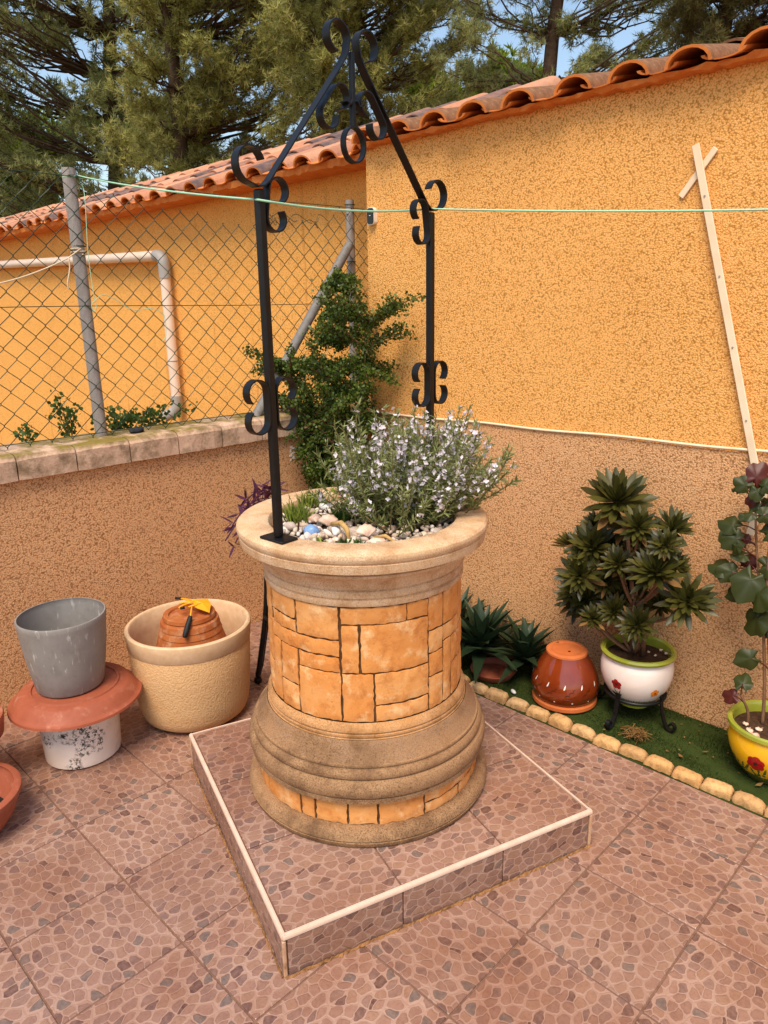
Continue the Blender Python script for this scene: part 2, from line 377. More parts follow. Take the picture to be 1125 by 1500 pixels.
M['leaf_light'] = leaf('bright_leaves', [S('#7d8f2c'), S('#9aa83a'), S('#6c7f28')], .45, .3, .45)
M['bark'] = plain('bark', S('#4a3a2e'), S('#6b5646'), .95, .1, 12, .8, dist=.03)
M['rosemary'] = leaf('rosemary_leaves', [S('#6a7442'), S('#868e54'), S('#a4a86c'), S('#747c46')], .5, .3, .25)
M['rosflower'] = leaf('lilac_white_petals', [S('#f3e9ec'), S('#fbf5f4'), S('#e2d6ea'), S('#f8eef0')], .6, .2, .35)
M['stem'] = plain('green_brown_stem', S('#5d5230'), S('#7a6a40'), .8, .2, 60, .2)
M['woody'] = plain('woody_stem', S('#6b4a34'), S('#86644a'), .9, .15, 40, .5)
M['jade'] = leaf('small_round_leaves', [S('#34481a'), S('#4c6020'), S('#6c7a2e'), S('#3e521c')], .4, .35, .25)
M['aeonium'] = leaf('aeonium_leaves', [S('#2c2c10'), S('#3c3c14'), S('#5a5422'), S('#343010')], .4, .35, .1)
M['aloe'] = leaf('aloe_leaves', [S('#1c2c1c'), S('#2a3c24'), S('#3c4c2c'), S('#223420')], .45, .35, .08)
M['begonia'] = leaf('begonia_leaves', [S('#232c10'), S('#343c14'), S('#4c4c1c'), S('#3a2a16'), S('#2a3412')], .45, .35, .2)
M['begonia_red'] = leaf('dark_red_leaves', [S('#5a1a1a'), S('#4a2a1c'), S('#6b1f22')], .4, .35, .2)
M['purple'] = leaf('purple_leaves', [S('#4a2038'), S('#5d2a44'), S('#3a1a30')], .45, .3, .15)
M['weed'] = leaf('weed_leaves', [S('#3a5220'), S('#4f6a2a'), S('#687e36')], .5, .3, .35)
M['succ'] = leaf('succulent_leaves', [S('#8a9a3c'), S('#a8b04c'), S('#6f8436'), S('#9a8a44')], .45, .3, .2)
M['dry'] = leaf('dry_grass', [S('#7a5630'), S('#94703f'), S('#5d4024')], .8, .15, .15)
M['peb'] = leaf('pebble_stone', [S('#d9c3ae'), S('#efe3d6'), S('#b59a86'), S('#a8917e'), S('#8f8078'), S('#e3cfae'), S('#c9a488')], .6, .35, 0)
M['shell'] = plain('shell', S('#ecd3bd'), S('#d9a98a'), .5, .35, 40, .2)
M['quartz'] = plain('white_quartz', S('#f2ece6'), S('#dcd6d0'), .4, .4, 30, .3)
M['bluestone'] = plain('blue_stone', S('#6f94c4'), S('#8fb0d8'), .35, .45, 30, .2)
M['drift'] = plain('driftwood', S('#c9a468'), S('#a8824c'), .85, .2, 60, .5)
M['rag'] = plain('black_rag', S('#22242a'), S('#34363c'), .8, .2, 60, .4)

# ------------------------------------------------------------------ the ground
o = link('ground', npmesh('ground', [(-700, -700, -.06), (700, -700, -.06), (700, 700, -.06), (-700, 700, -.06)], [(0, 1, 2, 3)]), M['earth']); o['kind'] = 'structure'

T = .33
XW = -2.24           # face of the low wall
YK = .935            # floor edge at the edging stones
floor = MB().box((.4, -1.25, -.034), (5.3, 4.44, .06)).build('patio_floor', M['grout']); floor['kind'] = 'structure'
ROOT[floor] = np.zeros(3)
# platform frame
PA = np.array([-.371, -.536, 0.]); PU = np.array([.321, .947, 0.]); PV = np.array([-.947, .321, 0.])
PLU, PLV, PLH = 1.015, 1.03, .13
def tile_mesh(name, sx, sy, th=.008, b=.0018):
    return MB().bev((0, 0, -th/2), (sx, sy, th), b).mesh(name)
TM = {}
def put_tile(x0, x1, y0, y1, parent, z=0.0, gap=.005, rot=True):
    sx, sy = round(x1-x0-gap, 3), round(y1-y0-gap, 3)
    if (sx, sy) not in TM: TM[(sx, sy)] = tile_mesh('tile', sx, sy)
    me = TM[(sx, sy)]
    if not me.materials: me.materials.append(M['tile'])
    o = bpy.data.objects.new('tile', me); COL.objects.link(o); o.parent = parent
    o.location = ((x0+x1)/2, (y0+y1)/2, z+random.uniform(-.0006, .0006))
    full = abs(sx-sy) < .002
    o.rotation_euler = (random.uniform(-.0012, .0012), random.uniform(-.0012, .0012), random.choice((0, PI/2, PI, -PI/2)) if full else random.choice((0, PI)))
    return o
for i in range(-7, 9):
    for j in range(-10, 3):
        x0, x1, y0, y1 = i*T, (i+1)*T, j*T, (j+1)*T
        if x1 > 3.0: continue
        x0 = max(x0, XW+.003); y1 = min(y1, YK)
        cs = [np.array([x, y, 0])-PA for x in (x0, x1) for y in (y0, y1)]
        if all(.03 < c@PU < PLU-.03 and .03 < c@PV < PLV-.03 for c in cs): continue
        put_tile(x0, x1, y0, y1, floor)

# ------------------------------------------------------------------ house with rendered walls and clay tile roofs
YR, YL, XC = 1.39, 1.78, -1.965
house = empty('neighbour_house', (-2, 2, 0), 'orange rendered house with clay tile eaves behind the fence and well', 'house')
MB().box(((XC+3)/2, (YR+2.6)/2, 1.16), (3-XC, 2.6-YR, 2.52)).build('wall', M['wall'], house)
MB().box(((XC-11)/2, (YL+2.75)/2, 1.16), (XC+11-.002, 2.75-YL, 2.50)).build('wall', M['wall_far'], house)
MB().box(((XC+3)/2, YR-.003, .552), (3-XC-.01, .010, 1.132)).build('dado', M['dado'], house)
def rtile_mesh(L, r0, r1, th=.013, n=9, cover=True, wob=0):
    mb = MB(); P = []
    for (y, r) in ((0, r0), (L, r1)):
        for k in range(n+1):
            a = PI*k/n
            for rr in (r, r-th):
                z = rr*math.sin(a)*(.72) ; x = rr*math.cos(a)
                if not cover: z = -z*.42
                P.append((x, y, z))
    F = []; W = 2*(n+1)
    for k in range(n):
        a, b = 2*k, 2*k+2
        F += [(a, b, W+b, W+a), (a+1, W+a+1, W+b+1, b+1), (a, a+1, b+1, b), (W+a, W+b, W+b+1, W+a+1)]
    F += [(0, W, W+1, 1), (2*n, 2*n+1, W+2*n+1, W+2*n)]
    return mb.add(P, F).mesh('roof_tile')
RT_C = rtile_mesh(.43, .081, .074, .012); RT_P = rtile_mesh(.43, .074, .094, cover=False)
RT_Cb = RT_C.copy(); RT_Cdb = RT_C.copy(); RT_Ce = RT_C.copy(); RT_Cd = RT_C.copy(); RT_Pe = RT_P.copy()
for me in (RT_C, RT_Cd): pass
for me, mt in ((RT_C, 'rooftile'), (RT_Cb, 'rooftile_b'), (RT_Cdb, 'rooftile_db'), (RT_P, 'rooftile'), (RT_Ce, 'rooftile_e'), (RT_Cd, 'rooftile_d'), (RT_Pe, 'rooftile_e')):
    me.materials.append(M[mt.rstrip('b').rstrip('_') if mt.endswith('b') else mt]); me.polygons.foreach_set('use_smooth', [True]*len(me.polygons)); me.set_sharp_from_angle(angle=math.radians(40))
    if mt in ('rooftile', 'rooftile_d'):
        me.materials.append(M['rooftile_e'])
        for pl in me.polygons:
            if pl.index < 36 and pl.index % 4 in (1, 2): pl.material_index = 1
def roof(name, x0, x1, pitch, ye, ze, slope, rows, tilt, dark):
    a = math.radians(slope); c, s_ = math.cos(a), math.sin(a)
    L = rows*.36+.08
    R = np.array([[1, 0, 0], [0, c, -s_], [0, s_, c]])
    r = MB().box(np.array([(x0+x1)/2, ye+.16, ze+.012])+R@np.array([0, L/2, 0]), (x1-x0, L-.02, .02), R).build(name, M['mortar'], house)
    n = int(round((x1-x0)/pitch))
    for i in range(n+1):
        x = x0+i*pitch
        for k in range(rows):
            for cov in (1, 0):
                if not cov and i == n: continue
                if cov: me = RT_Cb if k else RT_C
                else: me = RT_Pe
                if dark and cov: me = RT_Cdb if k else RT_Cd
                o = bpy.data.objects.new('roof_tile', me); COL.objects.link(o); o.parent = r
                q = np.array([x+(0 if cov else pitch/2)+random.uniform(-.006, .006), ye, ze]) + R@np.array([0, k*.36+random.uniform(-.015, .015)+(0 if cov else .0), (.004 if cov else .022)+k*.004])
                o.location = tuple(q-ROOT[house]); o.rotation_euler = (a-math.radians(.8)+random.uniform(-.008, .008), 0, random.uniform(-.02, .02))
    return r
roof('roof', -10.2, -1.62, .236, 1.56, 2.435, 21.0, 3, 0, False)
roof('roof', -1.905, 2.2, .226, 1.305, 2.415, 14.0, 2, 0, True)
# clay lip at the very end of every cover tile on the near eave, and the mortar bed under it
def mortar_bed(x0, x1, y, z, d, h, nm):
    mb = MB(); n = int((x1-x0)/.03); P = []
    for i in range(n+1):
        x = x0+(x1-x0)*i/n; j = lambda s_: random.uniform(-s_, s_)
        P += [(x, y+j(.008), z-h/2+j(.007)), (x, y-.012+j(.008), z+h*.2+j(.006)), (x, y+.02, z+h/2), (x, y+d, z+h/2), (x, y+d, z-h/2)]
    F = []
    for i in range(n):
        for k in range(5):
            F.append((i*5+k, i*5+(k+1) % 5, i*5+5+(k+1) % 5, i*5+5+k))
    return mb.add(P, F).build(nm, M['rooftile_e'], house)
mortar_bed(XC, 2.2, 1.340, 2.414, .2, .018, 'eave_mortar')
mortar_bed(-10.2, XC-.02, 1.590, 2.432, .3, .05, 'eave_mortar')

# ------------------------------------------------------------------ low wall with coping, neighbour's yard
lw = empty('low_garden_wall', (-2.37, .2, 0), 'low brown rendered wall topped with pale coping blocks', 'wall')
MB().box((XW-.13, -1.25, .49), (.26, 6.05, 1.02)).build('wall', M['lowwall'], lw)
yj = 1.088-.2435*13
for k in range(16):
    y0, y1 = yj+k*.2435, yj+(k+1)*.2435
    if y0 > 1.70: break
    y1 = min(y1, YL-.003)
    mb = MB(); h = .108
    prof = [(-2.212, .996), (-2.212, 1.080), (-2.222, 1.098), (-2.25, 1.106), (-2.48, 1.106), (-2.52, 1.098), (-2.528, .996)]
    nn = 5; P = []
    for i in range(nn+1):
        y = y0+.003+(y1-y0-.006)*i/nn; e = .004 if i in (0, nn) else 0
        for x, z in prof:
            P.append((x+(-e if x > -2.37 else e)+random.uniform(-.0015, .0015), y, z-(e if z > 1.05 else 0)+random.uniform(-.0015, .0015)))
    W = len(prof); F = [tuple(range(W)), tuple(reversed(range(nn*W, nn*W+W)))]
    for i in range(nn):
        for j in range(W): F.append((i*W+j, i*W+W+j, i*W+W+(j+1) % W, i*W+(j+1) % W))
    mb.add(P, F).build('coping_stone', M['coping'], lw)
p = atx(428, 664, XW+.001)
mb = MB(); P = [(XW+.0025, p[1]+.012*math.sin(k*1.9)+.008*(k/9-.5), p[2]+.035-.07*k/9) for k in range(10)]
for k in range(10):
    mb.box((XW+.001, P[k][1], P[k][2]), (.003, random.uniform(.008, .02), .009))
mb.build('paint_smear', M['paint_white'], lw)

# ------------------------------------------------------------------ tiled platform
plat = empty('tiled_platform', tuple(PA+PU*PLU/2+PV*PLV/2), 'square raised platform of pebble tiles with white edge trim under the well', 'platform')
RP = np.stack([PU, PV, np.array([0, 0, 1.])], -1); AP = math.atan2(PU[1], PU[0])
PC = PA+PU*PLU/2+PV*PLV/2
MB().box(PC+np.array([0, 0, (PLH-.005)/2]), (PLU-.011, PLV-.011, PLH-.005), RP).build('core', M['grout'], plat)
def plat_tile(u0, u1, v0, v1):
    sx, sy = round(u1-u0-.005, 3), round(v1-v0-.005, 3)
    if (sx, sy) not in TM: TM[(sx, sy)] = tile_mesh('tile', sx, sy)
    me = TM[(sx, sy)]
    if not me.materials: me.materials.append(M['tile'])
    o = bpy.data.objects.new('tile', me); COL.objects.link(o); o.parent = plat
    o.location = tuple(PA+PU*(u0+u1)/2+PV*(v0+v1)/2+np.array([0, 0, PLH])-PC); o.rotation_euler = (0, 0, AP+random.choice((0, PI)))
US = [.010, .345, .679, PLU-.010]; VS = [.010, .343, .679, PLV-.010]
for i in range(3):
    for j in range(3): plat_tile(US[i], US[i+1], VS[j], VS[j+1])
def riser(c, along, out, w_):
    k = (round(w_, 3), 'r')
    if k not in TM: TM[k] = tile_mesh('tile', w_-.004, PLH-.016)
    me = TM[k]
    if not me.materials: me.materials.append(M['tile'])
    o = bpy.data.objects.new('tile', me); COL.objects.link(o); o.parent = plat
    R = Matrix((along, (0, 0, 1), out)).transposed()
    o.matrix_local = Matrix.Translation(Vector(tuple(np.array(c)-PC))) @ R.to_4x4()
ZR = (PLH-.016)/2
for i in range(3):
    uu = (US[i]+US[i+1])/2; wd = US[i+1]-US[i]
    riser(PA+PU*uu+PV*-.001+np.array([0, 0, ZR]), tuple(PU), tuple(-PV), wd)
    riser(PA+PU*uu+PV*(PLV+.001)+np.array([0, 0, ZR]), tuple(-PU), tuple(PV), wd)
    vv = (VS[i]+VS[i+1])/2; wd = VS[i+1]-VS[i]
    riser(PA+PV*vv+PU*-.001+np.array([0, 0, ZR]), tuple(-PV), tuple(-PU), wd)
    riser(PA+PV*vv+PU*(PLU+.001)+np.array([0, 0, ZR]), tuple(PV), tuple(PU), wd)
def trim(a, b, out, nm='edge_trim'):              # quarter-round edge strip
    a = np.array(a); b = np.array(b); t = (b-a)/np.linalg.norm(b-a); out = np.array(out, float); up = np.array([0, 0, 1.])
    sec = [(-.008, -.010), (-.008, .0015), (-.004, .002), (.000, .0005), (.0025, -.003), (.0035, -.007), (.0035, -.0115), (-.006, -.0115)]
    P = []
    for q in (a, b):
        for x, z in sec: P.append(q+out*x+up*z)
    n = len(sec); F = [tuple(range(n)), tuple(reversed(range(n, 2*n)))]+[(k, n+k, n+(k+1) % n, (k+1) % n) for k in range(n)]
    MB().add(P, F).build(nm, M['trim'], plat)
Zt = np.array([0, 0, PLH])
c00, c10, c11, c01 = PA+Zt, PA+PU*PLU+Zt, PA+PU*PLU+PV*PLV+Zt, PA+PV*PLV+Zt
trim(c00, c10, -PV); trim(c10, c11, PU); trim(c11, c01, PV); trim(c01, c00, -PU)
for c in (c00, c10, c11, c01):
    ctr = c-PC; o_ = (ctr*[1, 1, 0]); o_ /= np.linalg.norm(o_)
    MB().bev(c*[1, 1, 0]-o_*.003+np.array([0, 0, (PLH-.016)/2]), (.010, .010, PLH-.018), .002, RP).build('corner_trim', M['trim_c'], plat)

M['fillet'] = plain('crumbling_mortar', S('#7d5634'), S('#a5774c'), .95, .1, 90, .8, dirt=(S('#4a3220'), 40, .5, .8))
def fillet(a, b, out):
    a = np.array(a)*[1, 1, 0]; b = np.array(b)*[1, 1, 0]; L = np.linalg.norm(b-a); n = int(L/.008); P = []; out = np.array(out)
    for i in range(n+1):
        q = a+(b-a)*i/n; w_ = random.uniform(.001, .006)+(.006 if random.random() < .06 else 0); h = random.uniform(.001, .007)
        P += [q+out*.004, q+out*(.0052+w_), q+out*.0052+np.array([0, 0, h+.0015])]
    for i in range(len(P)): P[i] = P[i]+np.array([0, 0, .0012])
    MB().add(P, [f for i in range(n) for f in ((3*i+1, 3*i+4, 3*i+5, 3*i+2), (3*i, 3*i+2, 3*i+5, 3*i+3))]).build('mortar_fillet', M['fillet'], plat)
fillet(c00, c10, -PV); fillet(c10, c11, PU); fillet(c01, c00, -PU)

# ------------------------------------------------------------------ wellhead
WX, WY = -.716, .109; WC = (WX, WY)
well = empty('stone_wellhead', (WX, WY, PLH), 'round cast stone wellhead with carved blocks planted with rosemary', 'well')
Z0 = PLH+.001
def lathe_part(name, prof, mat, n=128, parent=well, c=WC, sharp=28): return MB().lathe(prof, c, n).build(name, mat, parent, sharp=sharp)
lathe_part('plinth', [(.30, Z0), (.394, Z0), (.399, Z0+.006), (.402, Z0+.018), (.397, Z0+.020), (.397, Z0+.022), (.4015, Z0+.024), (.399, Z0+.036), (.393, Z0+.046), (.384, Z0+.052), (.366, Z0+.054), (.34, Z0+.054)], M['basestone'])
lathe_part('lower_drum', [(.361, Z0+.050), (.361, .272)], M['joint'])
tor = lambda r0, z0, r1, z1, bul, n=7: [(r0+(r1-r0)*t+bul*math.sin(PI*t), z0+(z1-z0)*t) for t in np.linspace(0, 1, n)]
base_prof = [(.355, .268), (.381, .268), (.385, .271), (.386, .285), (.3815, .287), (.3815, .290), (.388, .292), (.392, .302), (.393, .318), (.391, .330), (.385, .339), (.378, .342), (.373, .343), (.373, .347), (.3785, .349)] + tor(.3785, .349, .372, .374, .004) + [(.365, .375), (.365, .379), (.368, .381), (.367, .386), (.362, .388)]
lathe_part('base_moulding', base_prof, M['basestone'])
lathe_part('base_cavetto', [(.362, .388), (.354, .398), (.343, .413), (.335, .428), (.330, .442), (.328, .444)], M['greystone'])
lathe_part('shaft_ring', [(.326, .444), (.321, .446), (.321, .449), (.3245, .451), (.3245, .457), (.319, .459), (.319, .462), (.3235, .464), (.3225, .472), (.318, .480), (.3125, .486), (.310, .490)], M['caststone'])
lathe_part('shaft', [(.3045, .486), (.3005, .856)], M['joint'])
rim_prof = [(.304, .850), (.3105, .852), (.3135, .858), (.3135, .868), (.307, .871), (.307, .875), (.313, .878), (.3145, .888), (.3125, .897), (.309, .899), (.309, .903), (.318, .906), (.321, .916), (.327, .930), (.337, .942), (.347, .948), (.347, .955), (.341, .957), (.341, .961), (.354, .963), (.356, .968), (.370, .969), (.378, .972), (.3795, .978), (.381, .988), (.3825, .997), (.3785, .999), (.3785, 1.001), (.3835, 1.004), (.387, 1.012), (.388, 1.018), (.386, 1.026), (.380, 1.0325), (.372, 1.035), (.300, 1.035), (.291, 1.031), (.286, 1.022), (.284, .93)]
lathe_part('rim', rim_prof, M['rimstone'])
def stone(th0, th1, z0, z1, R, out=.006, name='stone', jag=.0019, Rt=None):
    """curved carved block proud of the drum, angles in degrees"""
    g = .0023
    u_ = random.uniform; a0 = math.radians(th0)+(g+u_(0, .0022))/R; a1 = math.radians(th1)-(g+u_(0, .0022))/R; zz0 = z0+g+u_(0, .0014); zz1 = z1-g-u_(0, .0014)
    nu = max(3, int((a1-a0)*R/.012)); nv = max(3, int((zz1-zz0)/.012)); P = []; idx = {}
    ph = random.uniform(0, 9)
    for j in range(nv+1):
        for i in range(nu+1):
            u, v = i/nu, j/nv; eu = i in (0, nu); ev = j in (0, nv)
            a = a0+(a1-a0)*u; z = zz0+(zz1-zz0)*v
            if eu: a += random.uniform(-jag, jag)/R
            if ev: z += random.uniform(-jag, jag)
            Rz = R if Rt is None else R+(Rt-R)*((z-.486)/.37)
            r = Rz+out*(.6 if (eu or ev) else 1)+.0009*math.sin(ph+a*19+z*27)+.0006*math.sin(ph*2+a*41-z*60)+random.uniform(-.0005, .0005)
            idx[(i, j)] = len(P); P.append((WX+r*math.cos(a), WY+r*math.sin(a), z))
    F = [(idx[(i, j)], idx[(i+1, j)], idx[(i+1, j+1)], idx[(i, j+1)]) for j in range(nv) for i in range(nu)]
    ring = [(i, 0) for i in range(nu+1)]+[(nu, j) for j in range(1, nv+1)]+[(i, nv) for i in range(nu-1, -1, -1)]+[(0, j) for j in range(nv-1, 0, -1)]
    b = len(P)
    for q in ring:
        x, y, z = P[idx[q]]; d = np.array([x-WX, y-WY]); k = np.linalg.norm(d); d = d/k*(k-out*1.2); P.append((WX+d[0], WY+d[1], z))
    n = len(ring)
    for k in range(n): F.append((idx[ring[k]], b+k, b+(k+1) % n, idx[ring[(k+1) % n]]))
    return MB().add(P, F).build(name, M['sandstone'], well, sharp=50)
RB, RTp = .3045, .3005
upper = [(-85, -57.5, .745, .85), (-57.5, -21, .795, .85), (-21, -7, .795, .85), (-57.5, -47, .645, .795), (-47, -7, .645, .795), (-57.3, -39.5, .49, .645), (-39.5, -7, .543, .645), (-39.5, -7, .49, .543),
 (-112, -57.5, .695, .745), (-84, -57.5, .645, .695), (-84, -57.3, .49, .645), (-110, -85, .785, .85), (-110, -85, .745, .785), (-100, -84, .575, .695), (-100, -84, .49, .575), (-112, -100, .49, .695),
 (-7, 5, .743, .85), (-7, 5, .67, .743), (-7, 5, .595, .67), (-7, 5, .49, .595), (5, 26, .742, .85), (5, 26, .69, .742), (5, 14, .49, .69), (14, 26, .60, .69), (14, 26, .49, .60)]
back = [(26, 60, .70, .85), (26, 44, .60, .70), (44, 60, .60, .70), (26, 60, .49, .60), (60, 84, .76, .85), (60, 84, .63, .76), (60, 72, .49, .63), (72, 84, .49, .63), (84, 122, .78, .85), (84, 104, .64, .78), (104, 122, .64, .78), (84, 122, .49, .64), (122, 150, .69, .85), (122, 150, .58, .69), (122, 136, .49, .58), (136, 150, .49, .58), (150, 182, .76, .85), (150, 166, .60, .76), (166, 182, .60, .76), (150, 182, .49, .60), (182, 214, .70, .85), (182, 214, .61, .70), (182, 198, .49, .61), (198, 214, .49, .61), (214, 248, .745, .85), (214, 230, .60, .745), (230, 248, .60, .745), (214, 248, .49, .60), (248, 250, .745, .85)]
for s_ in upper+back[:-1]: stone(*s_, RB, .006, Rt=RTp)
for s_ in [(-128, -104, .184, .268), (-104, -78, .184, .268), (-78, -70, .184, .268), (-70, -54, .184, .268), (-54, -40, .184, .268), (-40, -17, .184, .268), (-17, 12, .222, .268), (-17, 6, .184, .222), (6, 20, .184, .222), (12, 34, .222, .268), (20, 34, .184, .222), (34, 52, .184, .268), (52, 70, .184, .268), (70, 95, .184, .268), (95, 112, .184, .268), (112, 136, .184, .268), (136, 150, .184, .268), (150, 176, .184, .268), (176, 192, .184, .268), (192, 214, .184, .268), (214, 232, .184, .268)]:
    stone(*s_, .361, .005, jag=.002)
# soil
mb = MB(); P = []; nr, na = 8, 40
for i in range(nr+1):
    r = .285*i/nr
    for k in range(na):
        a = 2*PI*k/na; P.append((WX+r*math.cos(a), WY+r*math.sin(a), .985+.012*math.sin(3*a+r*20)*(r/.285)+random.uniform(-.004, .004)))
F = [(i*na+k, i*na+(k+1) % na, (i+1)*na+(k+1) % na, (i+1)*na+k) for i in range(nr) for k in range(na)]
mb.add(P, F).build('soil', M['soil'], well, True)

# pebbles filling the planter (uncountable)
def blob(n=1):
    v = [(0, 0, 1), (0, 0, -1)]; F = []
    for j, z in enumerate((.55, -.55)):
        for k in range(6):
            a = 2*PI*(k+.5*j)/6; v.append((.85*math.cos(a), .85*math.sin(a), z*.8))
    for k in range(6):
        F += [(0, 2+k, 2+(k+1) % 6), (1, 8+(k+1) % 6, 8+k), (2+k, 8+k, 2+(k+1) % 6), (8+k, 8+(k+1) % 6, 2+(k+1) % 6)]
    return np.array(v), np.array(F)
def subdiv(v, F):
    v = [np.array(q) for q in v]; E = {}; G = []
    def mid(a, b):
        k = (min(a, b), max(a, b))
        if k not in E:
            m_ = (v[a]+v[b])/2; m_ = m_/np.linalg.norm(m_)*(np.linalg.norm(v[a])+np.linalg.norm(v[b]))/2; E[k] = len(v); v.append(m_)
        return E[k]
    for a, b, c in F:
        ab, bc, ca = mid(a, b), mid(b, c), mid(c, a); G += [(a, ab, ca), (ab, b, bc), (ca, bc, c), (ab, bc, ca)]
    return np.array(v), np.array(G)
BV, BF = subdiv(*blob())
n = 620; rr = .278*np.sqrt(RNG.random(n)); aa = RNG.random(n)*2*PI
pos = np.stack([WX+rr*np.cos(aa), WY+rr*np.sin(aa), .993+RNG.random(n)*.016], -1)
Rm = frames(unit(n)*[1, 1, .3]+[0, 0, .9], RNG.random(n)*6.28)
Rm = Rm*np.stack([.7+.6*RNG.random(n), .55+.4*RNG.random(n), .45+.2*RNG.random(n)], -1)[:, None, :]
V, F = scatter(BV, BF, pos, Rm, .008+.010*RNG.random(n)**1.6)
pb = npobj('pebbles', V, F, M['peb'], None, True); tag(pb, 'bed of mixed pale pebbles filling the wellhead around the rosemary', 'pebbles', kind='stuff')
def rock(name, px, py, size, mat, label, cat, z=1.008, rz=0, sh=(1, .7, .6), group=None):
    p = atz(px, py, z); v = BV*np.array(sh)*size; nz = RNG.normal(size=v.shape)*size*.06
    o = npobj(name, (v+nz)@rotz(rz).T+p, BF, M[mat], None, True); tag(o, label, cat, group); return o
rock('blue_stone', 456, 778, .026, 'bluestone', 'smooth blue stone lying among the pebbles in the well', 'stone', 1.012, .6, (1, .8, .8))
rock('quartz_stone', 476, 742, .026, 'quartz', 'white quartz lump at the back of the pebble bed', 'stone', 1.012, 0)
rock('quartz_stone', 492, 778, .03, 'quartz', 'long white stone slanting beside the driftwood', 'stone', 1.012, 2.4, (1.3, .5, .5))
rock('quartz_stone', 524, 738, .024, 'quartz', 'grey white stone half hidden under the rosemary', 'stone', 1.010, 1)
rock('quartz_stone', 462, 760, .024, 'shell', 'cream stone behind the blue stone', 'stone', 1.010, 1)
rock('quartz_stone', 521, 778, .022, 'peb', 'round beige stone right of the driftwood', 'stone', 1.012, 1)
rock('quartz_stone', 552, 793, .026, 'shell', 'flat pinkish stone against the front of the rim', 'stone', 1.008, .8, (1.1, .8, .4))
rock('dark_stone', 426, 771, .024, 'peb', 'grey striped stone beside the black post foot', 'stone', 1.012, .2)
def shell(px, py, s_, rz, tilt, label):
    p = atz(px, py, 1.012); P = []; n = 11
    for j in range(7):
        t = j/6
        for k in range(n):
            a = (k/(n-1)-.5)*2.3; r = t*(1+.06*(k % 2)); P.append((r*math.sin(a), r*math.cos(a)*1.1, .35*math.sin(PI*t)*(1-abs(k/(n-1)-.5))+.03*(k % 2)*t))
    F = [(j*n+k, j*n+k+1, (j+1)*n+k+1, (j+1)*n+k) for j in range(6) for k in range(n-1)]
    c, q = math.cos(tilt), math.sin(tilt); Rx = np.array([[1, 0, 0], [0, c, -q], [0, q, c]])
    V = (np.array(P)*s_)@Rx.T@rotz(rz).T+p
    o = npobj('seashell', V, F, M['shell'], None, True)
    md = o.modifiers.new('thickness', 'SOLIDIFY'); md.thickness = .002
    tag(o, label, 'shell')
shell(481, 771, .034, .8, 1.1, 'pale pink seashell standing upright behind the blue stone')
shell(539, 787, .036, 1.2, 1.0, 'ribbed pinkish seashell near the front rim')
shell(470, 765, .026, 2.2, .6, 'cream seashell lying left of the driftwood')
dw = [atz(486, 768, 1.03), atz(500, 766, 1.045), atz(508, 775, 1.035), atz(511, 790, 1.01)]
MB().tube(dw, [.007, .008, .008, .006], 8).build('driftwood', M['drift'], None, True)
tag(bpy.context.scene.objects['driftwood'], 'curved piece of tan driftwood among the pebbles', 'driftwood')
dw2 = [atz(548, 787, 1.01), atz(565, 785, 1.02), atz(580, 795, 1.012)]
o = MB().tube(dw2, [.004, .006, .004], 7).build('driftwood', M['drift'], None, True); tag(o, 'thin yellowish stick curving along the front pebbles', 'driftwood')

# ------------------------------------------------------------------ wrought iron arch on the wellhead
P1 = np.array([-.700, -.230]); P2 = np.array([-.732, .448]); PM = (P1+P2)/2; HW = np.linalg.norm(P2-P1)/2
DD = (P2-P1)/np.linalg.norm(P2-P1); NN = np.array([-DD[1], DD[0]])
arch = empty('iron_arch', (PM[0], PM[1], 1.036), 'black wrought iron arch with scrolls standing on the well rim', 'arch')
def fp(s_, z, n=0): return np.array([PM[0]+DD[0]*s_+NN[0]*n, PM[1]+DD[1]*s_+NN[1]*n, z])
RF = np.stack([np.append(DD, 0), np.append(NN, 0), np.array([0, 0, 1.])], -1)
def strip(pts, name, wdt=.026, th=.004, parent=arch):
    pts = np.array(pts, float); N = len(pts); P = []
    for i in range(N):
        t = pts[min(i+1, N-1)]-pts[max(i-1, 0)]; t /= np.linalg.norm(t)+1e-12; nn_ = np.array([-t[1], t[0]])
        for a, b in ((-th/2, -wdt/2), (th/2, -wdt/2), (th/2, wdt/2), (-th/2, wdt/2)):
            q = pts[i]+nn_*a; P.append(fp(q[0], q[1], b))
    F = [(3, 2, 1, 0), tuple(range(4*N-4, 4*N))]
    for i in range(N-1):
        for k in range(4): F.append((i*4+k, i*4+(k+1) % 4, i*4+4+(k+1) % 4, i*4+4+k))
    return MB().add(P, F).build(name, M['iron'], parent, sharp=40)
for sg in (-1, 1):
    MB().bev(fp(sg*HW, (1.043+1.932)/2), (.022, .022, 1.932-1.043), .003, RF).build('post', M['iron'], arch)
    MB().bev(fp(sg*HW, 1.0395), (.060, .095, .007), .002, RF).build('foot_plate', M['iron'], arch)
def arc(c, r, a0, a1, n, shrink=1.0):
    return [(c[0]+r*(1+(shrink-1)*t)*math.cos(math.radians(a0+(a1-a0)*t)), c[1]+r*(1+(shrink-1)*t)*math.sin(math.radians(a0+(a1-a0)*t))) for t in np.linspace(0, 1, n)]
def smooth_path(p, n=6):
    p = [np.array(q, float) for q in p]; out = []
    for i in range(len(p)-1):
        a, b, c, d = p[max(i-1, 0)], p[i], p[i+1], p[min(i+2, len(p)-1)]
        for t in np.linspace(0, 1, n, endpoint=False):
            out.append(.5*((2*b)+(c-a)*t+(2*a-5*b+4*c-d)*t*t+(-a+3*b-3*c+d)*t**3))
    return out+[p[-1]]
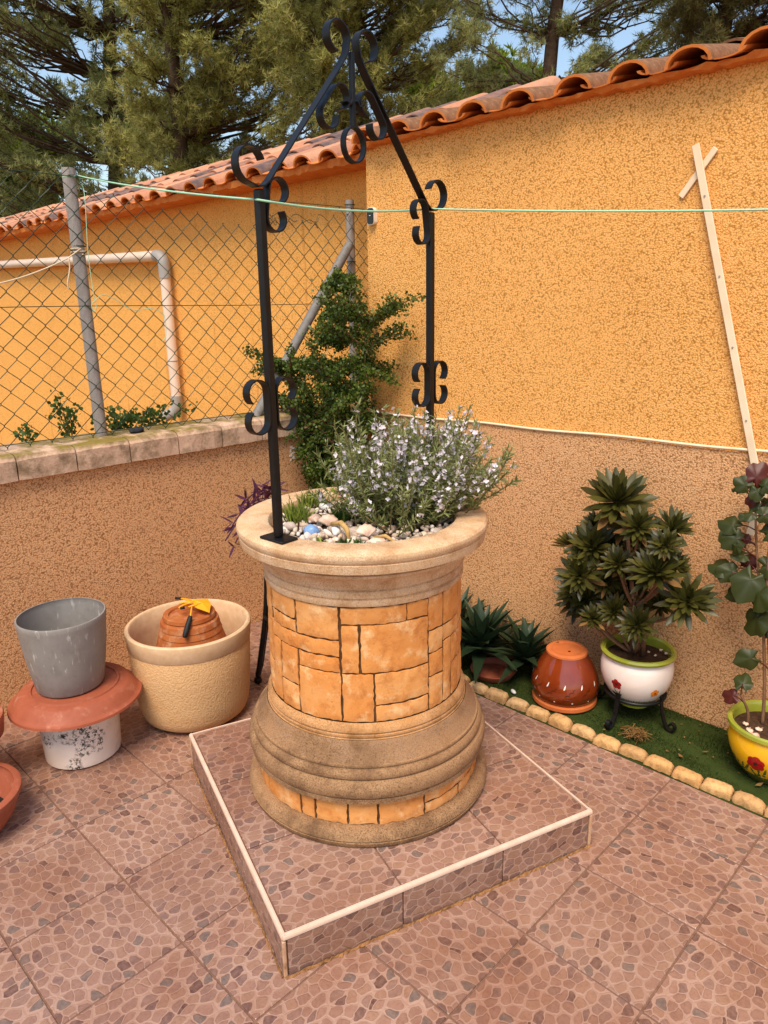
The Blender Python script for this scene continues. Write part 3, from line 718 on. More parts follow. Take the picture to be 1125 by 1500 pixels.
# left rafter (in s, z) with lower outside scroll and upper scroll; right is its mirror
lowscroll = arc((-.366, 1.985), .040, 20, 262, 16, 1.06)
raf = lowscroll+[(-.348, 1.937), (-.330, 1.940), (-.312, 1.953)]
up_ = [(-.045, 2.262), (-.024, 2.292), (-.018, 2.318)]
topsc = arc((-.056, 2.322), .040, 8, 262, 18, .86)
path = raf+up_+topsc
strip(path, 'rafter'); strip([(-a, b) for a, b in path], 'rafter')
def cscroll(c, h, r, side, ang=0, name='scroll', wdt=.025):
    """C-shaped scroll; its back at c runs along direction ang (deg from vertical), curls open to side"""
    pts = []
    top = [(side*(r-r*math.cos(t)), h-r+r*math.sin(t)) for t in np.radians(np.linspace(0, 230, 14))]
    k = 1.0
    bot = [(x, -z) for x, z in top]
    pts = list(reversed(top))+bot
    a = math.radians(ang); ca, sa = math.cos(a), math.sin(a)
    pts = [(c[0]+x*ca+z*sa, c[1]-x*sa+z*ca) for x, z in pts]
    return strip(pts, name, wdt)
for sg in (-1, 1):
    for sd_ in (-1, 1): cscroll((sg*HW+sd_*.0137, 1.405), .070, .033, sd_)
    cscroll((sg*(HW-.020), 1.905), .064, .030, -sg, -sg*9)
    cscroll((sg*(.100-.004), 2.178), .064, .030, -sg, -sg*40)
MB().bev(fp(0, (2.30+2.118)/2), (.014, .014, 2.30-2.118), .002, RF).build('hanging_rod', M['iron'], arch)
strip([(-.034, 2.178), (-.018, 2.172), (-.007, 2.184)], 'collar'); strip([(.034, 2.178), (.018, 2.172), (.007, 2.184)], 'collar')
ring = [(.040*math.cos(a), 2.076+.044*math.sin(a)) for a in np.linspace(0, 2*PI, 33)]
strip(ring, 'pulley_ring', .018, .005)

# ------------------------------------------------------------------ chain link fence on the low wall
XF = -2.37
fence = empty('chain_link_fence', (XF, .2, 1.1), 'rusty green chain link fence with galvanised posts on the low wall', 'fence')
yp1 = .06; yp2 = 1.655
MB().tube([(XF, yp1, 1.09), (XF, yp1-.006, 2.225)], .0265, 16).build('post', M['galv'], fence, sharp=40)
MB().tube([(XF, yp2, 1.09), (XF, yp2, 2.235)], .024, 16).build('post', M['galv'], fence, sharp=40)
MB().tube([(XF+.02, yp1-2.4, 1.09), (XF+.02, yp1-2.4, 2.22)], .0265, 16).build('post', M['galv'], fence, sharp=40)
MB().tube([(XF+.045, .885, 1.10), (XF+.045, 1.60, 1.99)], .026, 14).build('brace', M['brace'], fence, sharp=40)
for z_, y_ in ((2.195, yp1), (2.21, yp2), (1.905, yp2), (1.92, yp1)):
    MB().tube([(XF+.029*math.cos(a), y_+.029*math.sin(a), z_) for a in np.linspace(0, 2*PI, 13)], .0022, 5, False).build('clamp_wire', M['wire'], fence)
PY, PZ = .091, .090
def top_z(y):
    if y < yp1-.02: return 2.235+.02*math.sin(y*9)
    t = (y-yp1)/(yp2-yp1)
    if t > 1: return 2.20-.9*max(0, t-1.02)
    return 2.215-.12*max(0.0, math.sin(PI*min(max(t, 0), 1)))**.8-.03*math.sin(t*17)*t
nw = int((1.765+1.75)/(PY/2))
ycol = -1.75
k = 0
while ycol < 1.76:
    # one woven wire: zigzags upwards, hooked into its mirror-image neighbours
    pts = []; zt = top_z(ycol); z = 1.105; j = 0; flip = 1 if k % 2 else -1
    while z <= zt:
        sgn = flip*(1 if j % 2 else -1)
        yy = ycol+sgn*PY*.265; sag = .006*math.sin(ycol*3.1+z*2)+.004*math.sin(z*7+yy*2)
        xx = XF+.030+(.0026 if k % 2 else -.0026)*(1 if j % 2 else -1)
        pts += [(xx, yy+sag*.6-sgn*.004, z+sag-.005), (XF+.030, yy+sag*.6, z+sag), (2*(XF+.030)-xx, yy+sag*.6-sgn*.004, z+sag+.005)]
        z += PZ/2; j += 1
    if len(pts) > 3: MB().tube(pts, .0018, 4, False).build('mesh_wire', M['wire'], fence)
    ycol += PY/2; k += 1
for zz, sag in ((2.19, .01), (1.675, .004), (1.125, 0)):
    pts = [(XF+.032, y, zz-sag*math.sin(PI*((y-yp1)/1.6))**2) for y in np.linspace(-1.75, 1.74, 30)]
    MB().tube(pts, .0017, 4).build('tension_wire', M['wire'], fence)
for k in range(7):                               # loose, untied wire ends near the corner post
    y0 = random.uniform(.95, 1.6); z0 = random.uniform(2.08, 2.15)
    MB().tube([(XF+.035, y0+.05*math.sin(t*3+k)+.09*t, z0+.02*math.sin(t*7+k)) for t in np.linspace(0, 1, 12)], .0016, 4).build('loose_wire', M['wire'], fence)

# clothes line and loose strings
tp = np.array([XF+.03, yp1+.02, 2.195]); la = fp(-HW-.014, 1.905, -.016); lb = fp(HW+.016, 1.945, .02); le = atd(1500, 296, 2.3)
def sagline(a, b, s_, n=14): return [a+(b-a)*t-np.array([0, 0, s_])*4*t*(1-t) for t in np.linspace(0, 1, n)]
line_pts = [np.array([XF+.03*math.cos(a), yp1+.03*math.sin(a), 2.190]) for a in np.linspace(-2.6, 0, 8)]+sagline(tp, la, .01)+sagline(la, lb, .015)[1:]+sagline(lb, le, .012)[1:]
o = MB().tube(line_pts, .0028, 6).build('clothes_line', M['rope_green'], None, True); tag(o, 'pale green clothes line strung from fence post across the iron arch', 'rope')
pts = smooth_path([tp, tp+[0, .015, -.04], atx(125, 300, XF+.05), atx(129, 370, XF+.05), atx(137, 430, XF+.05), atx(141, 448, XF+.05), atx(137, 456, XF+.05), atx(134, 446, XF+.05), atx(140, 440, XF+.05), atx(150, 432, XF+.05), atx(168, 438, XF+.045), atx(195, 454, XF+.05), atx(222, 452, XF+.05), atx(240, 462, XF+.05), atx(243, 490, XF+.05), atx(238, 500, XF+.05)], 5)
o = MB().tube(pts, .0016, 5).build('hanging_string', M['rope_green'], None, True); tag(o, 'thin green string dangling knotted from the left fence post', 'string')
pts = [np.array([XF+.030*math.cos(a)*1.05, yp1-.004+.030*math.sin(a)*1.05, 1.885+.002*a]) for a in np.linspace(0, 4*PI, 30)]+smooth_path([atx(100, 378, XF+.035), atx(60, 396, XF+.035), atx(0, 415, XF+.035), atx(-160, 450, XF+.03)], 5)
o = MB().tube(pts, .0030, 5).build('beige_cord', M['rope_beige'], None, True); tag(o, 'beige cord tied round the left fence post and stretched leftwards', 'string')
pts = smooth_path([atx(101, 378, XF+.04), atx(102, 395, XF+.04), atx(99, 415, XF+.04), atx(101, 424, XF+.04)], 5)
o = MB().tube(pts, .003, 5).build('cord_end', M['rope_beige'], None, True); tag(o, 'short frayed beige cord end hanging beside the fence post', 'string')
p = atz(200, 630, 1.118); V = BV*np.array([.028, .040, .014])+RNG.normal(size=BV.shape)*.004+p
o = npobj('black_rag', V, BF, M['rag'], None, True); tag(o, 'crumpled black scrap lying on the coping of the low wall', 'scrap')

# drain pipe on the far wall
pa, pb_, pc = aty(-60, 391, YL-.07), aty(238, 374, YL-.07), aty(268, 606, YL-.07)
pipe = empty('drain_pipe', tuple(pb_), 'white plastic drain pipe with grey elbow on the far orange wall', 'pipe')
pr_ = .040
MB().tube([pa+(pa-pb_)*.9, pb_+np.array([-.06, 0, 0])], pr_, 16).build('pipe_run', M['pvc'], pipe, sharp=40)
pv = np.array([pb_[0]+.012, pb_[1], pb_[2]])
MB().tube([pb_+np.array([-.10, 0, .002])]+[pb_+np.array([-.06, 0, -.07])+.07*np.array([math.sin(a), 0, math.cos(a)]) for a in np.linspace(0, PI/2, 7)]+[pb_+np.array([.01, 0, -.17])], pr_+.006, 16).build('elbow', M['pvc_grey'], pipe, sharp=40)
zb = pc[2]
MB().tube([pb_+np.array([.01, 0, -.16]), (pb_[0]+.012, pb_[1], zb+.12)], pr_, 16).build('downpipe', M['pvc'], pipe, sharp=40)
MB().tube([(pb_[0]+.012, pb_[1], zb+.14), (pb_[0]+.012, pb_[1], zb+.06), (pb_[0]-.005, pb_[1]-.02, zb+.01), (pb_[0]-.07, pb_[1]-.07, zb-.03)], pr_+.006, 16).build('shoe', M['pvc_grey'], pipe, sharp=40)
for zz in (zb+.42,):
    MB().tube([(pb_[0]+.012+.037*math.cos(a), pb_[1]+.037*math.sin(a), zz) for a in np.linspace(0, 2*PI, 17)], .006, 6, False).build('pipe_clip', M['galv'], pipe)
# ------------------------------------------------------------------ right wall: cable, lath, sensor
zl = lambda x: 1.117+.017*(x+1.104)/1.15
o = MB().tube([(x, YR-.012, zl(x)+.003*math.sin(x*9)) for x in np.linspace(XC+.02, 3, 60)], .0056, 8).build('wall_cable', M['lath'], None, True); tag(o, 'thin white cable running level across the orange wall', 'cable')
def lath(a, b, wd, th, yoff, name, parent):
    a = np.array(a); b = np.array(b); t = (b-a)/np.linalg.norm(b-a); nrm = np.array([0, -1., 0]); s_ = np.cross(t, nrm)
    R = np.stack([s_, t, nrm], -1); c = (a+b)/2; c = c+nrm*yoff
    return MB().bev(c, (wd, np.linalg.norm(b-a), th), .0015, R).build(name, M['lath'], parent)
A_, B_ = aty(1022, 213, YR), aty(1109, 684, YR)
lr = empty('cream_lath_cross', tuple((A_+B_)/2), 'long cream lath with short crosspiece leaning on the orange wall', 'lath')
lath(aty(998, 289, YR), aty(1050, 217, YR), .022, .006, .006, 'crosspiece', lr)
lath(A_, B_, .026, .008, .018, 'upright', lr)
for t in (.155, .4, .62, .85):
    q = A_+(B_-A_)*t+np.array([0, -.0225, 0]); MB().tube([q, q+np.array([0, -.002, 0])], .0035, 8).build('screw', M['galv'], lr)
lr2 = lath(aty(1099, 783, 1.36), aty(1130, 690, 1.36), .028, .006, .004, 'short_lath', None); tag(lr2, 'short white slat tilted behind the begonia leaves', 'lath')
q = aty(547, 317, YR)
dv = empty('wall_sensor', tuple(q), 'small black and white rounded sensor box fixed near the wall corner', 'sensor')
def rrect(c, wx, wz, y0, y1, r, n=6):
    pts = []
    for cx, cz, a0 in ((wx/2-r, wz/2-r, 0), (-wx/2+r, wz/2-r, 90), (-wx/2+r, -wz/2+r, 180), (wx/2-r, -wz/2+r, 270)):
        for t in np.linspace(0, 90, n): a = math.radians(a0+t); pts.append((c[0]+cx+r*math.cos(a), c[2]+cz+r*math.sin(a)))
    N = len(pts); P = [(x, y0, z) for x, z in pts]+[(x, y1, z) for x, z in pts]
    F = [tuple(range(N)), tuple(reversed(range(N, 2*N)))]+[(k, N+k, N+(k+1) % N, (k+1) % N) for k in range(N)]
    return MB().add(P, F)
rrect(q, .050, .082, YR-.022, YR, .016).build('housing', M['device_white'], dv)
rrect(q+np.array([.002, 0, 0]), .042, .074, YR-.0275, YR-.022, .013).build('front_cover', M['gloss_black'], dv)
rrect(q+np.array([.002, 0, .002]), .010, .003, YR-.0282, YR-.0275, .001).build('logo_mark', M['device_white'], dv)

# ------------------------------------------------------------------ turf bed with edging stones
bed = npobj('turf_bed', [(-2.2, YK, -.004), (3, YK, -.004), (3, YR, -.004), (-2.2, YR, -.004)], [(0, 1, 2, 3)], M['turf_base']); bed['kind'] = 'structure'; bed.location.z = .003
n = 52000
pos = np.stack([-2.15+3.0*RNG.random(n), .99+.395*RNG.random(n), np.full(n, -.002)], -1)
blade = np.array([(-.5, 0, 0), (.5, 0, 0), (.12, .1, 1)]); D = np.stack([RNG.normal(0, .55, n)+.1, RNG.normal(0, .55, n), np.full(n, 1.)], -1)
Rm = frames(D, RNG.random(n)*6.28)*np.array([.0022, .002, .013])[None, None, :]
pt = np.sin(pos[:, 0]*13+2*np.sin(pos[:, 1]*17))*np.sin(pos[:, 1]*21+pos[:, 0]*5)+RNG.normal(0, .35, n)
V, F = scatter(blade, [(0, 1, 2)], pos, Rm, np.where(pt < -.55, .25, .6+.45*(pt > .1))*(.7+.6*RNG.random(n)))
tf = npobj('artificial_turf', V, F, M['turf']); tag(tf, 'strip of dark green artificial turf along the orange wall', 'turf', kind='stuff')
def edging_mesh():
    mb = MB(); L, Wd, H = .098, .050, .040; P = []; nu, nv = 8, 6
    prof = [(0, 0), (0, .55), (.06, .85), (.25, 1), (.75, 1), (.94, .85), (1, .55), (1, 0)]
    for i in range(nu+1):
        u = i/nu; e = math.sin(PI*min(max(u, .0), 1))**.28 if 0 < u < 1 else .0
        sh = .55+.45*e
        for a, h in prof: P.append(((u-.5)*L, (a-.5)*Wd*(.88+.12*e), h*H*sh))
    W = len(prof); F = [tuple(range(W)), tuple(reversed(range(nu*W, nu*W+W)))]
    for i in range(nu):
        for j in range(W-1): F.append((i*W+j, i*W+W+j, i*W+W+j+1, i*W+j+1))
    return mb.add(P, F)
em = [edging_mesh().mesh('edging_stone') for _ in range(3)]
for me in em:
    for v in me.vertices: v.co += Vector((random.uniform(-.0025, .0025), random.uniform(-.0025, .0025), random.uniform(-.002, .002)))
    me.materials.append(M['kerb']); me.polygons.foreach_set('use_smooth', [True]*len(me.polygons))
kerb = empty('edging_row', (-.3, .965, 0), 'row of rounded sand coloured edging stones between tiles and turf', 'edging')
x = -1.62; i = 0
while x < 1.5:
    o = bpy.data.objects.new('edging_stone', em[i % 3]); COL.objects.link(o); o.parent = kerb
    o.location = (x+.3, random.uniform(-.004, .004), random.uniform(-.004, .002)); o.rotation_euler = (random.uniform(-.05, .05), random.uniform(-.03, .03), random.choice((0, PI))+random.uniform(-.07, .07)); o.scale = (random.uniform(.93, 1.03), random.uniform(.88, 1.08), random.uniform(.8, 1.15))
    x += .104; i += 1
# bits on the turf
n = 170; pos = np.stack([-1.5+2.0*RNG.random(n), 1.0+.38*RNG.random(n)**.8, .006+.006*RNG.random(n)], -1)
V, F = scatter(np.array([(-.5, -.2, 0), (.4, -.3, .1), (.5, .2, 0), (-.3, .3, .15)]), [(0, 1, 2, 3)], pos, frames(unit(n)*.3+[0, 0, 1.], RNG.random(n)*6.28), .004+.009*RNG.random(n)**2)
o = npobj('leaf_litter', V, F, M['dry']); tag(o, 'scattered brown leaf crumbs and chaff on the turf', 'leaf litter', kind='stuff')
q = atz(930, 1078, .008); n = 90
mb = MB()
for k in range(n):
    a = random.uniform(0, 2*PI); r = .045*random.random()**.6; c = q+np.array([r*math.cos(a), r*math.sin(a), random.uniform(0, .018)])
    d = random.uniform(0, 2*PI); l = random.uniform(.015, .035)
    mb.tube(bez(c-np.array([math.cos(d), math.sin(d), 0])*l, c+np.array([0, 0, random.uniform(.005, .03)]), c+np.array([math.cos(d+.6), math.sin(d+.6), 0])*l, 4), .0013, 3, False)
o = mb.build('dry_grass_tuft', M['dry']); tag(o, 'brown tuft of dead grass on the turf below the white pot', 'dry grass', kind='stuff')
for px, py, nm, lab in ((752, 1013, 'white_pebble', 'small elongated white pebble on the turf left of the glazed pot'), (997, 1108, 'fallen_leaf', 'pale fallen leaf on the turf near the edging'), (1033, 1102, 'fallen_leaf', 'pale brown fallen leaf on the turf by the yellow pot'), (1112, 1150, 'fallen_leaf', 'tan fallen leaf in front of the yellow pot')):
    p = atz(px, py, .012)
    if nm == 'white_pebble': o = npobj(nm, BV*np.array([.020, .010, .008])@rotz(-.5).T+p, BF, M['quartz'], None, True)
    else:
        a = random.uniform(0, 6); L = .018
        P = [(-L, 0, .002), (0, .006, .004), (L, 0, .008), (0, -.007, .001), (0, 0, 0)]
        o = npobj(nm, np.array(P)@rotz(a).T+p, [(0, 4, 1), (1, 4, 2), (2, 4, 3), (3, 4, 0)], M['dry'])
    tag(o, lab, 'pebble' if nm == 'white_pebble' else 'leaf')

# ------------------------------------------------------------------ pots on the left
def pot_shell(prof_out, th, c, n=56, floor_z=None):
    """outer profile bottom->top, wall thickness; closed inside"""
    ins = [(max(r-th, .01), z) for r, z in reversed(prof_out)]
    zf = prof_out[0][1]+th
    ins = [(r, max(z, zf)) for r, z in ins]
    return MB().lathe([(0.001, prof_out[0][1])]+prof_out+ins+[(0.001, zf)], c, n)
CC = (-1.742, -.445)
can = MB().lathe([(.001, .003), (.132, .003), (.138, .008), (.139, .015), (.147, .205), (.147, .214), (.139, .214), (.139, .20), (.001, .20)], CC, 64).build('white_can', M['canwhite'], None, sharp=40)
ROOT[can] = np.zeros(3); tag(can, 'white tub with peeling black scuffs under the upturned saucer', 'tub')
sau = MB().lathe([(.001, .288), (.150, .288), (.152, .293), (.160, .293), (.163, .287), (.190, .285), (.199, .280), (.221, .250), (.227, .244), (.238, .241), (.240, .232), (.234, .228), (.224, .232), (.205, .258), (.19, .270), (.001, .272)], CC, 72).build('upturned_saucer', M['terra'], None, sharp=35)
tag(sau, 'large terracotta saucer upturned on the white tub beneath a grey pot', 'saucer')
GC = (-1.752, -.455)
gp = pot_shell([(.108, .2915), (.116, .2935), (.122, .302), (.136, .39), (.147, .47), (.155, .555), (.157, .572), (.155, .577)], .005, GC, 64).build('grey_pot', M['grey_plastic'], None, sharp=40)
tag(gp, 'scuffed empty grey plastic pot standing on the upturned saucer', 'pot')
BC = (-1.672, .015)
bp = empty('sand_pot', (BC[0], BC[1], 0), 'big round sand coloured planter with smooth pale rim beside the platform', 'planter')
MB().lathe([(.001, .012), (.16, .012), (.195, .016), (.213, .030), (.224, .060), (.232, .11), (.240, .22), (.2455, .334), (.244, .338)], BC, 72).build('body', M['sandpot'], bp, sharp=40)
MB().lathe([(.244, .338), (.248, .343), (.253, .400), (.252, .408), (.246, .413), (.238, .412), (.232, .405), (.229, .33), (.222, .16), (.210, .10), (.001, .09)], BC, 72).build('rim', M['sandpot_rim'], bp, sharp=40)
MB().lathe([(.001, 0.001), (.14, .001), (.145, .012), (.001, .013)], BC, 40).build('foot', M['sandpot'], bp)
IC = (-1.668, .02)
ip = MB().lathe([(.001, .446), (.080, .446), (.083, .454), (.098, .456), (.104, .454), (.107, .440), (.103, .436), (.108, .430), (.116, .428), (.122, .405), (.120, .402), (.129, .378), (.127, .375), (.150, .30), (.168, .245), (.176, .24), (.178, .20), (.185, .135), (.185, .105), (.17, .1), (.15, .11), (.14, .2), (.09, .42), (.001, .43)], IC, 56)
ipo = ip.build('upturned_terracotta_pot', M['terra_old'], None, sharp=22); tag(ipo, 'weathered terracotta pot upturned inside the sand coloured planter', 'pot')
# two hand tools lying on it
ZT = .470
tool = empty('hand_cultivator', tuple(atz(272, 905, ZT)), 'yellow hand cultivator with black grip lying on the upturned pot', 'garden tool')
nk = atz(282, 884, ZT+.012)
g0, g1 = atz(279, 903, ZT+.004), atz(270, 934, ZT-.062)
hd = g1-g0
MB().tube([nk, (nk+g0)/2+np.array([0, 0, .003]), g0], .0032, 8).build('shank', M['yellow_tool'], tool, True)
MB().tube([g0-hd*.02, g0+hd*.06, g0+hd*.3, g0+hd*.6, g0+hd*.92, g0+hd], [.0075, .0095, .0105, .0105, .0100, .006], 10).build('grip', M['black_rubber'], tool, True)
for py, ex in ((876, 0), (884, .004), (890, .0)):
    e = atz(262, py+1, ZT+.010)
    MB().tube(bez(nk, (nk+e)/2+np.array([0, 0, .014]), e, 7), .0042, 7).build('tine', M['yellow_tool'], tool, True)
trw = empty('hand_trowel', tuple(atz(298, 888, ZT)), 'yellow trowel blade lying on top of the upturned terracotta pot', 'garden tool')
cs = [atz(283, 878, ZT+.014), atz(304, 877, ZT+.014), atz(309, 884, ZT+.012), atz(307, 897, ZT+.006), atz(290, 891, ZT+.010), atz(284, 888, ZT+.012)]
ctr = sum(cs)/6+np.array([0, 0, .010])
cs2 = [c-np.array([0, 0, .0025]) for c in cs]; P = cs+[ctr]+cs2+[ctr-np.array([0, 0, .0025])]
F = [(k, (k+1) % 6, 6) for k in range(6)]+[(7+(k+1) % 6, 7+k, 13) for k in range(6)]+[(k, 7+k, 7+(k+1) % 6, (k+1) % 6) for k in range(6)]
MB().add(P, F).build('blade', M['yellow_tool'], trw)
for k, (p0, p1) in enumerate((((272, 877), (257, 876)), ((276, 889), (264, 891)))):
    a_, b_ = atz(*p0, ZT+.016), atz(*p1, ZT+.016)
    MB().tube([ctr-np.array([0, 0, .004]), a_], .0035, 7).build('shank', M['yellow_tool'], trw, True)
    MB().tube([a_+(b_-a_)*.45, b_], .0062, 8).build('grip_end', M['black_rubber'], trw, True)
# pots cut by the left edge of the picture
p = (-1.80, -.86)
o = pot_shell([(.10, .004), (.105, .01), (.14, .20), (.152, .205), (.160, .215), (.168, .275), (.165, .285)], .012, p).build('terracotta_pot', M['terra'], None, sharp=40); tag(o, 'orange terracotta pot at the far left edge behind the dark bowl', 'pot')
p = (-1.580, -.925)
bw = empty('terracotta_bowl', (p[0], p[1], 0), 'wide terracotta bowl of dark soil cut by the left edge', 'bowl')
pot_shell([(.10, .004), (.13, .008), (.165, .06), (.182, .11), (.190, .120), (.190, .136), (.184, .140)], .016, p).build('bowl', M['terra'], bw, sharp=40)
MB().lathe([(.001, .050), (.135, .046)], p, 30).build('soil', M['black_rubber'], bw)

# ------------------------------------------------------------------ pots on the turf
def surf(prof, z):
    for (r0, z0), (r1, z1) in zip(prof[:-1], prof[1:]):
        if min(z0, z1) <= z <= max(z0, z1) and abs(z1-z0) > 1e-6: return r0+(r1-r0)*(z-z0)/(z1-z0)
    return prof[-1][0]
def decal(prof, c, th, z, poly, mat, name, parent, out=.0012, rot=0):
    """flat painted mark wrapped onto a pot; poly is a list of (arc length, height) around (th, z)"""
    cr, sr = math.cos(rot), math.sin(rot); P = []
    pts = [(x*cr-y*sr, x*sr+y*cr) for x, y in poly]; cx = sum(q[0] for q in pts)/len(pts); cz = sum(q[1] for q in pts)/len(pts)
    for x, y in pts+[(cx, cz)]:
        r = surf(prof, z+y); a = math.radians(th)+x/r; P.append((c[0]+(r+out)*math.cos(a), c[1]+(r+out)*math.sin(a), z+y))
    n = len(pts); return MB().add(P, [(k, (k+1) % n, n) for k in range(n)]).build(name, M[mat], parent)
def ell(a, b, ox=0, oy=0, n=12): return [(ox+a*math.cos(t), oy+b*math.sin(t)) for t in np.linspace(0, 2*PI, n, endpoint=False)]
def camang(c): return math.degrees(math.atan2(CAM[1]-c[1], CAM[0]-c[0]))
# upturned glazed terracotta pot
UC = (-.573, 1.157); ug = empty('upturned_glazed_pot', (UC[0], UC[1], 0), 'brown glazed terracotta pot with painted sprigs standing upside down', 'pot')
bprof = [(.126, .032), (.137, .050), (.1425, .072), (.1425, .095), (.137, .122), (.127, .150), (.114, .176), (.100, .200), (.090, .216), (.085, .228)]
MB().lathe([(.115, .006), (.132, .006), (.137, .012), (.136, .026), (.128, .031), (.120, .031)], UC, 56).build('rim', M['terra_raw'], ug, sharp=40)
MB().lathe([(.120, .030)]+bprof, UC, 64).build('body', M['terra_glaze'], ug, sharp=40)
MB().lathe([(.087, .228), (.086, .236), (.080, .241), (.072, .2415), (.062, .2405), (.060, .2385), (.001, .2385)], UC, 56).build('base', M['terra_raw'], ug, sharp=40)
MB().lathe([(.001, .2392), (.006, .2392)], (UC[0]+.02, UC[1]-.015), 12).build('drain_hole', M['paint_black'], ug)
ca = camang(UC)
for k in range(11):
    th = ca-150+k*30
    decal(bprof, UC, th, .125, [(0, -.011), (.0035, -.003), (.002, .009), (-.001, .012), (-.002, .004), (-.003, -.006)], 'paint_white', 'painted_petal', ug, rot=-.25)
    for q in range(5):
        decal(bprof, UC, th+2+q*3.2, .088+.006*q, [(-.003, -.002), (.009, .004), (.010, .006), (-.002, .001)], 'paint_black', 'painted_sprig', ug, rot=.5*(-1)**q)
    decal(bprof, UC, th+14, .058, ell(.0035, .003), 'paint_white', 'painted_dot', ug)
    decal(bprof, UC, th+6, .072, [(-.018, -.004), (.018, .004), (.019, .0055), (-.018, -.0025)], 'paint_black', 'painted_sprig', ug)
# white glazed pot on an iron stand
WPC = (-.300, 1.242); wp = empty('white_glazed_pot', (WPC[0], WPC[1], .06), 'white glazed pot with green rim and painted flowers on iron stand', 'pot')
wprof = [(.062, .066), (.064, .075), (.085, .095), (.112, .125), (.133, .165), (.143, .205), (.143, .240), (.136, .266), (.130, .275)]
MB().lathe([(.001, .058), (.056, .058), (.062, .062), (.0625, .070), (.070, .082)], WPC, 48).build('foot', M['glaze_green'], wp, sharp=40)
MB().lathe([(.069, .081), (.085, .095)]+wprof[3:]+[(.128, .279)], WPC, 64).build('body', M['glaze_white'], wp, sharp=40)
MB().lathe([(.128, .277), (.135, .280), (.145, .288), (.148, .297), (.143, .305), (.134, .306), (.126, .300), (.123, .285), (.120, .24)], WPC, 64).build('rim', M['glaze_green'], wp, sharp=40)
MB().lathe([(.001, .270), (.06, .274), (.122, .268)], WPC, 32).build('soil', M['soil'], wp)
cw = camang(WPC)
def flower(prof, c, th, z, s_, mat, par, n=5):
    for k in range(n):
        a = 2*PI*k/n+.4; decal(prof, c, th, z, [(x+s_*.62*math.cos(a), y+s_*.62*math.sin(a)) for x, y in ell(s_*.52, s_*.52)], mat, 'painted_petal', par, .0014+.0002*k)
    decal(prof, c, th, z, ell(s_*.26, s_*.26), 'paint_black' if mat == 'paint_red' else 'paint_red', 'painted_flower_centre', par, .0028)
flower(wprof, WPC, cw-30, .190, .020, 'paint_red', wp)
decal(wprof, WPC, cw-30, .150, [(-.0015, -.03), (.0015, -.03), (.0015, .03), (-.0015, .03)], 'glaze_dgreen', 'painted_stem', wp)
for sg in (-1, 1): decal(wprof, WPC, cw-30, .148, [(0, -.02), (sg*.012, .006), (sg*.016, .022), (sg*.006, .004)], 'glaze_dgreen', 'painted_leaf', wp)
flower(wprof, WPC, cw+34, .170, .016, 'paint_orange', wp)
for k in range(26): decal(wprof, WPC, cw-70+k*5.4, .108, [(-.002, -.013), (.002, -.013), (.001, .012+.004*(k % 2)), (-.001, .012+.004*(k % 2))], 'glaze_green', 'painted_grass_stroke', wp)
# white gravel on the soil in that pot
for k in range(14):
    a = random.uniform(0, 6.28); r = random.uniform(.05, .11)
st = empty('iron_pot_stand', (WPC[0], WPC[1], 0), 'black iron stand with scrolled legs holding the white pot', 'plant stand')
MB().tube([(WPC[0]+.118*math.cos(a), WPC[1]+.118*math.sin(a), .112) for a in np.linspace(0, 2*PI, 41)], .0075, 8, False).build('hoop', M['iron'], st, True)
def sleg(th, name='leg'):
    d = np.array([math.cos(th), math.sin(th), 0]); tn = np.array([-d[1], d[0], 0])
    prof = [(.118, .150), (.121, .125), (.124, .100), (.132, .06), (.146, .025), (.163, .006), (.180, .006), (.190, .020), (.184, .036), (.170, .036), (.166, .024)]
    pp = smooth_path([np.array([r, z]) for r, z in prof], 4); P = []
    N = len(pp)
    for i in range(N):
        t = pp[min(i+1, N-1)]-pp[max(i-1, 0)]; t = t/np.linalg.norm(t); nr_ = np.array([-t[1], t[0]])
        for a, b in ((-.003, -.009), (.003, -.009), (.003, .009), (-.003, .009)):
            q = pp[i]+nr_*a; P.append(np.array([WPC[0], WPC[1], .001])+d*q[0]+np.array([0, 0, q[1]])+tn*b)
    F = [(3, 2, 1, 0), tuple(range(4*N-4, 4*N))]+[(i*4+k, i*4+(k+1) % 4, i*4+4+(k+1) % 4, i*4+4+k) for i in range(N-1) for k in range(4)]
    MB().add(P, F).build(name, M['iron'], st, sharp=40)
for a in (-96, -8, 172):
    sleg(math.radians(a))
for a in (-96, -8, 172):
    d = np.array([math.cos(math.radians(a)), math.sin(math.radians(a)), 0]); b = np.array([WPC[0], WPC[1], 0])+d*.124
    tn = np.array([-d[1], d[0], 0])
    for sg in (-1, 1):
        P = [b+np.array([0, 0, .118]), b+tn*sg*.010+np.array([0, 0, .135]), b+tn*sg*.022+d*.006+np.array([0, 0, .150]), b+tn*sg*.006+np.array([0, 0, .142])]
        P2 = [q+d*.003 for q in P]; MB().add(P+P2, [(0, 1, 2, 3), (7, 6, 5, 4), (0, 4, 5, 1), (1, 5, 6, 2), (2, 6, 7, 3), (3, 7, 4, 0)]).build('iron_leaf', M['iron'], st)
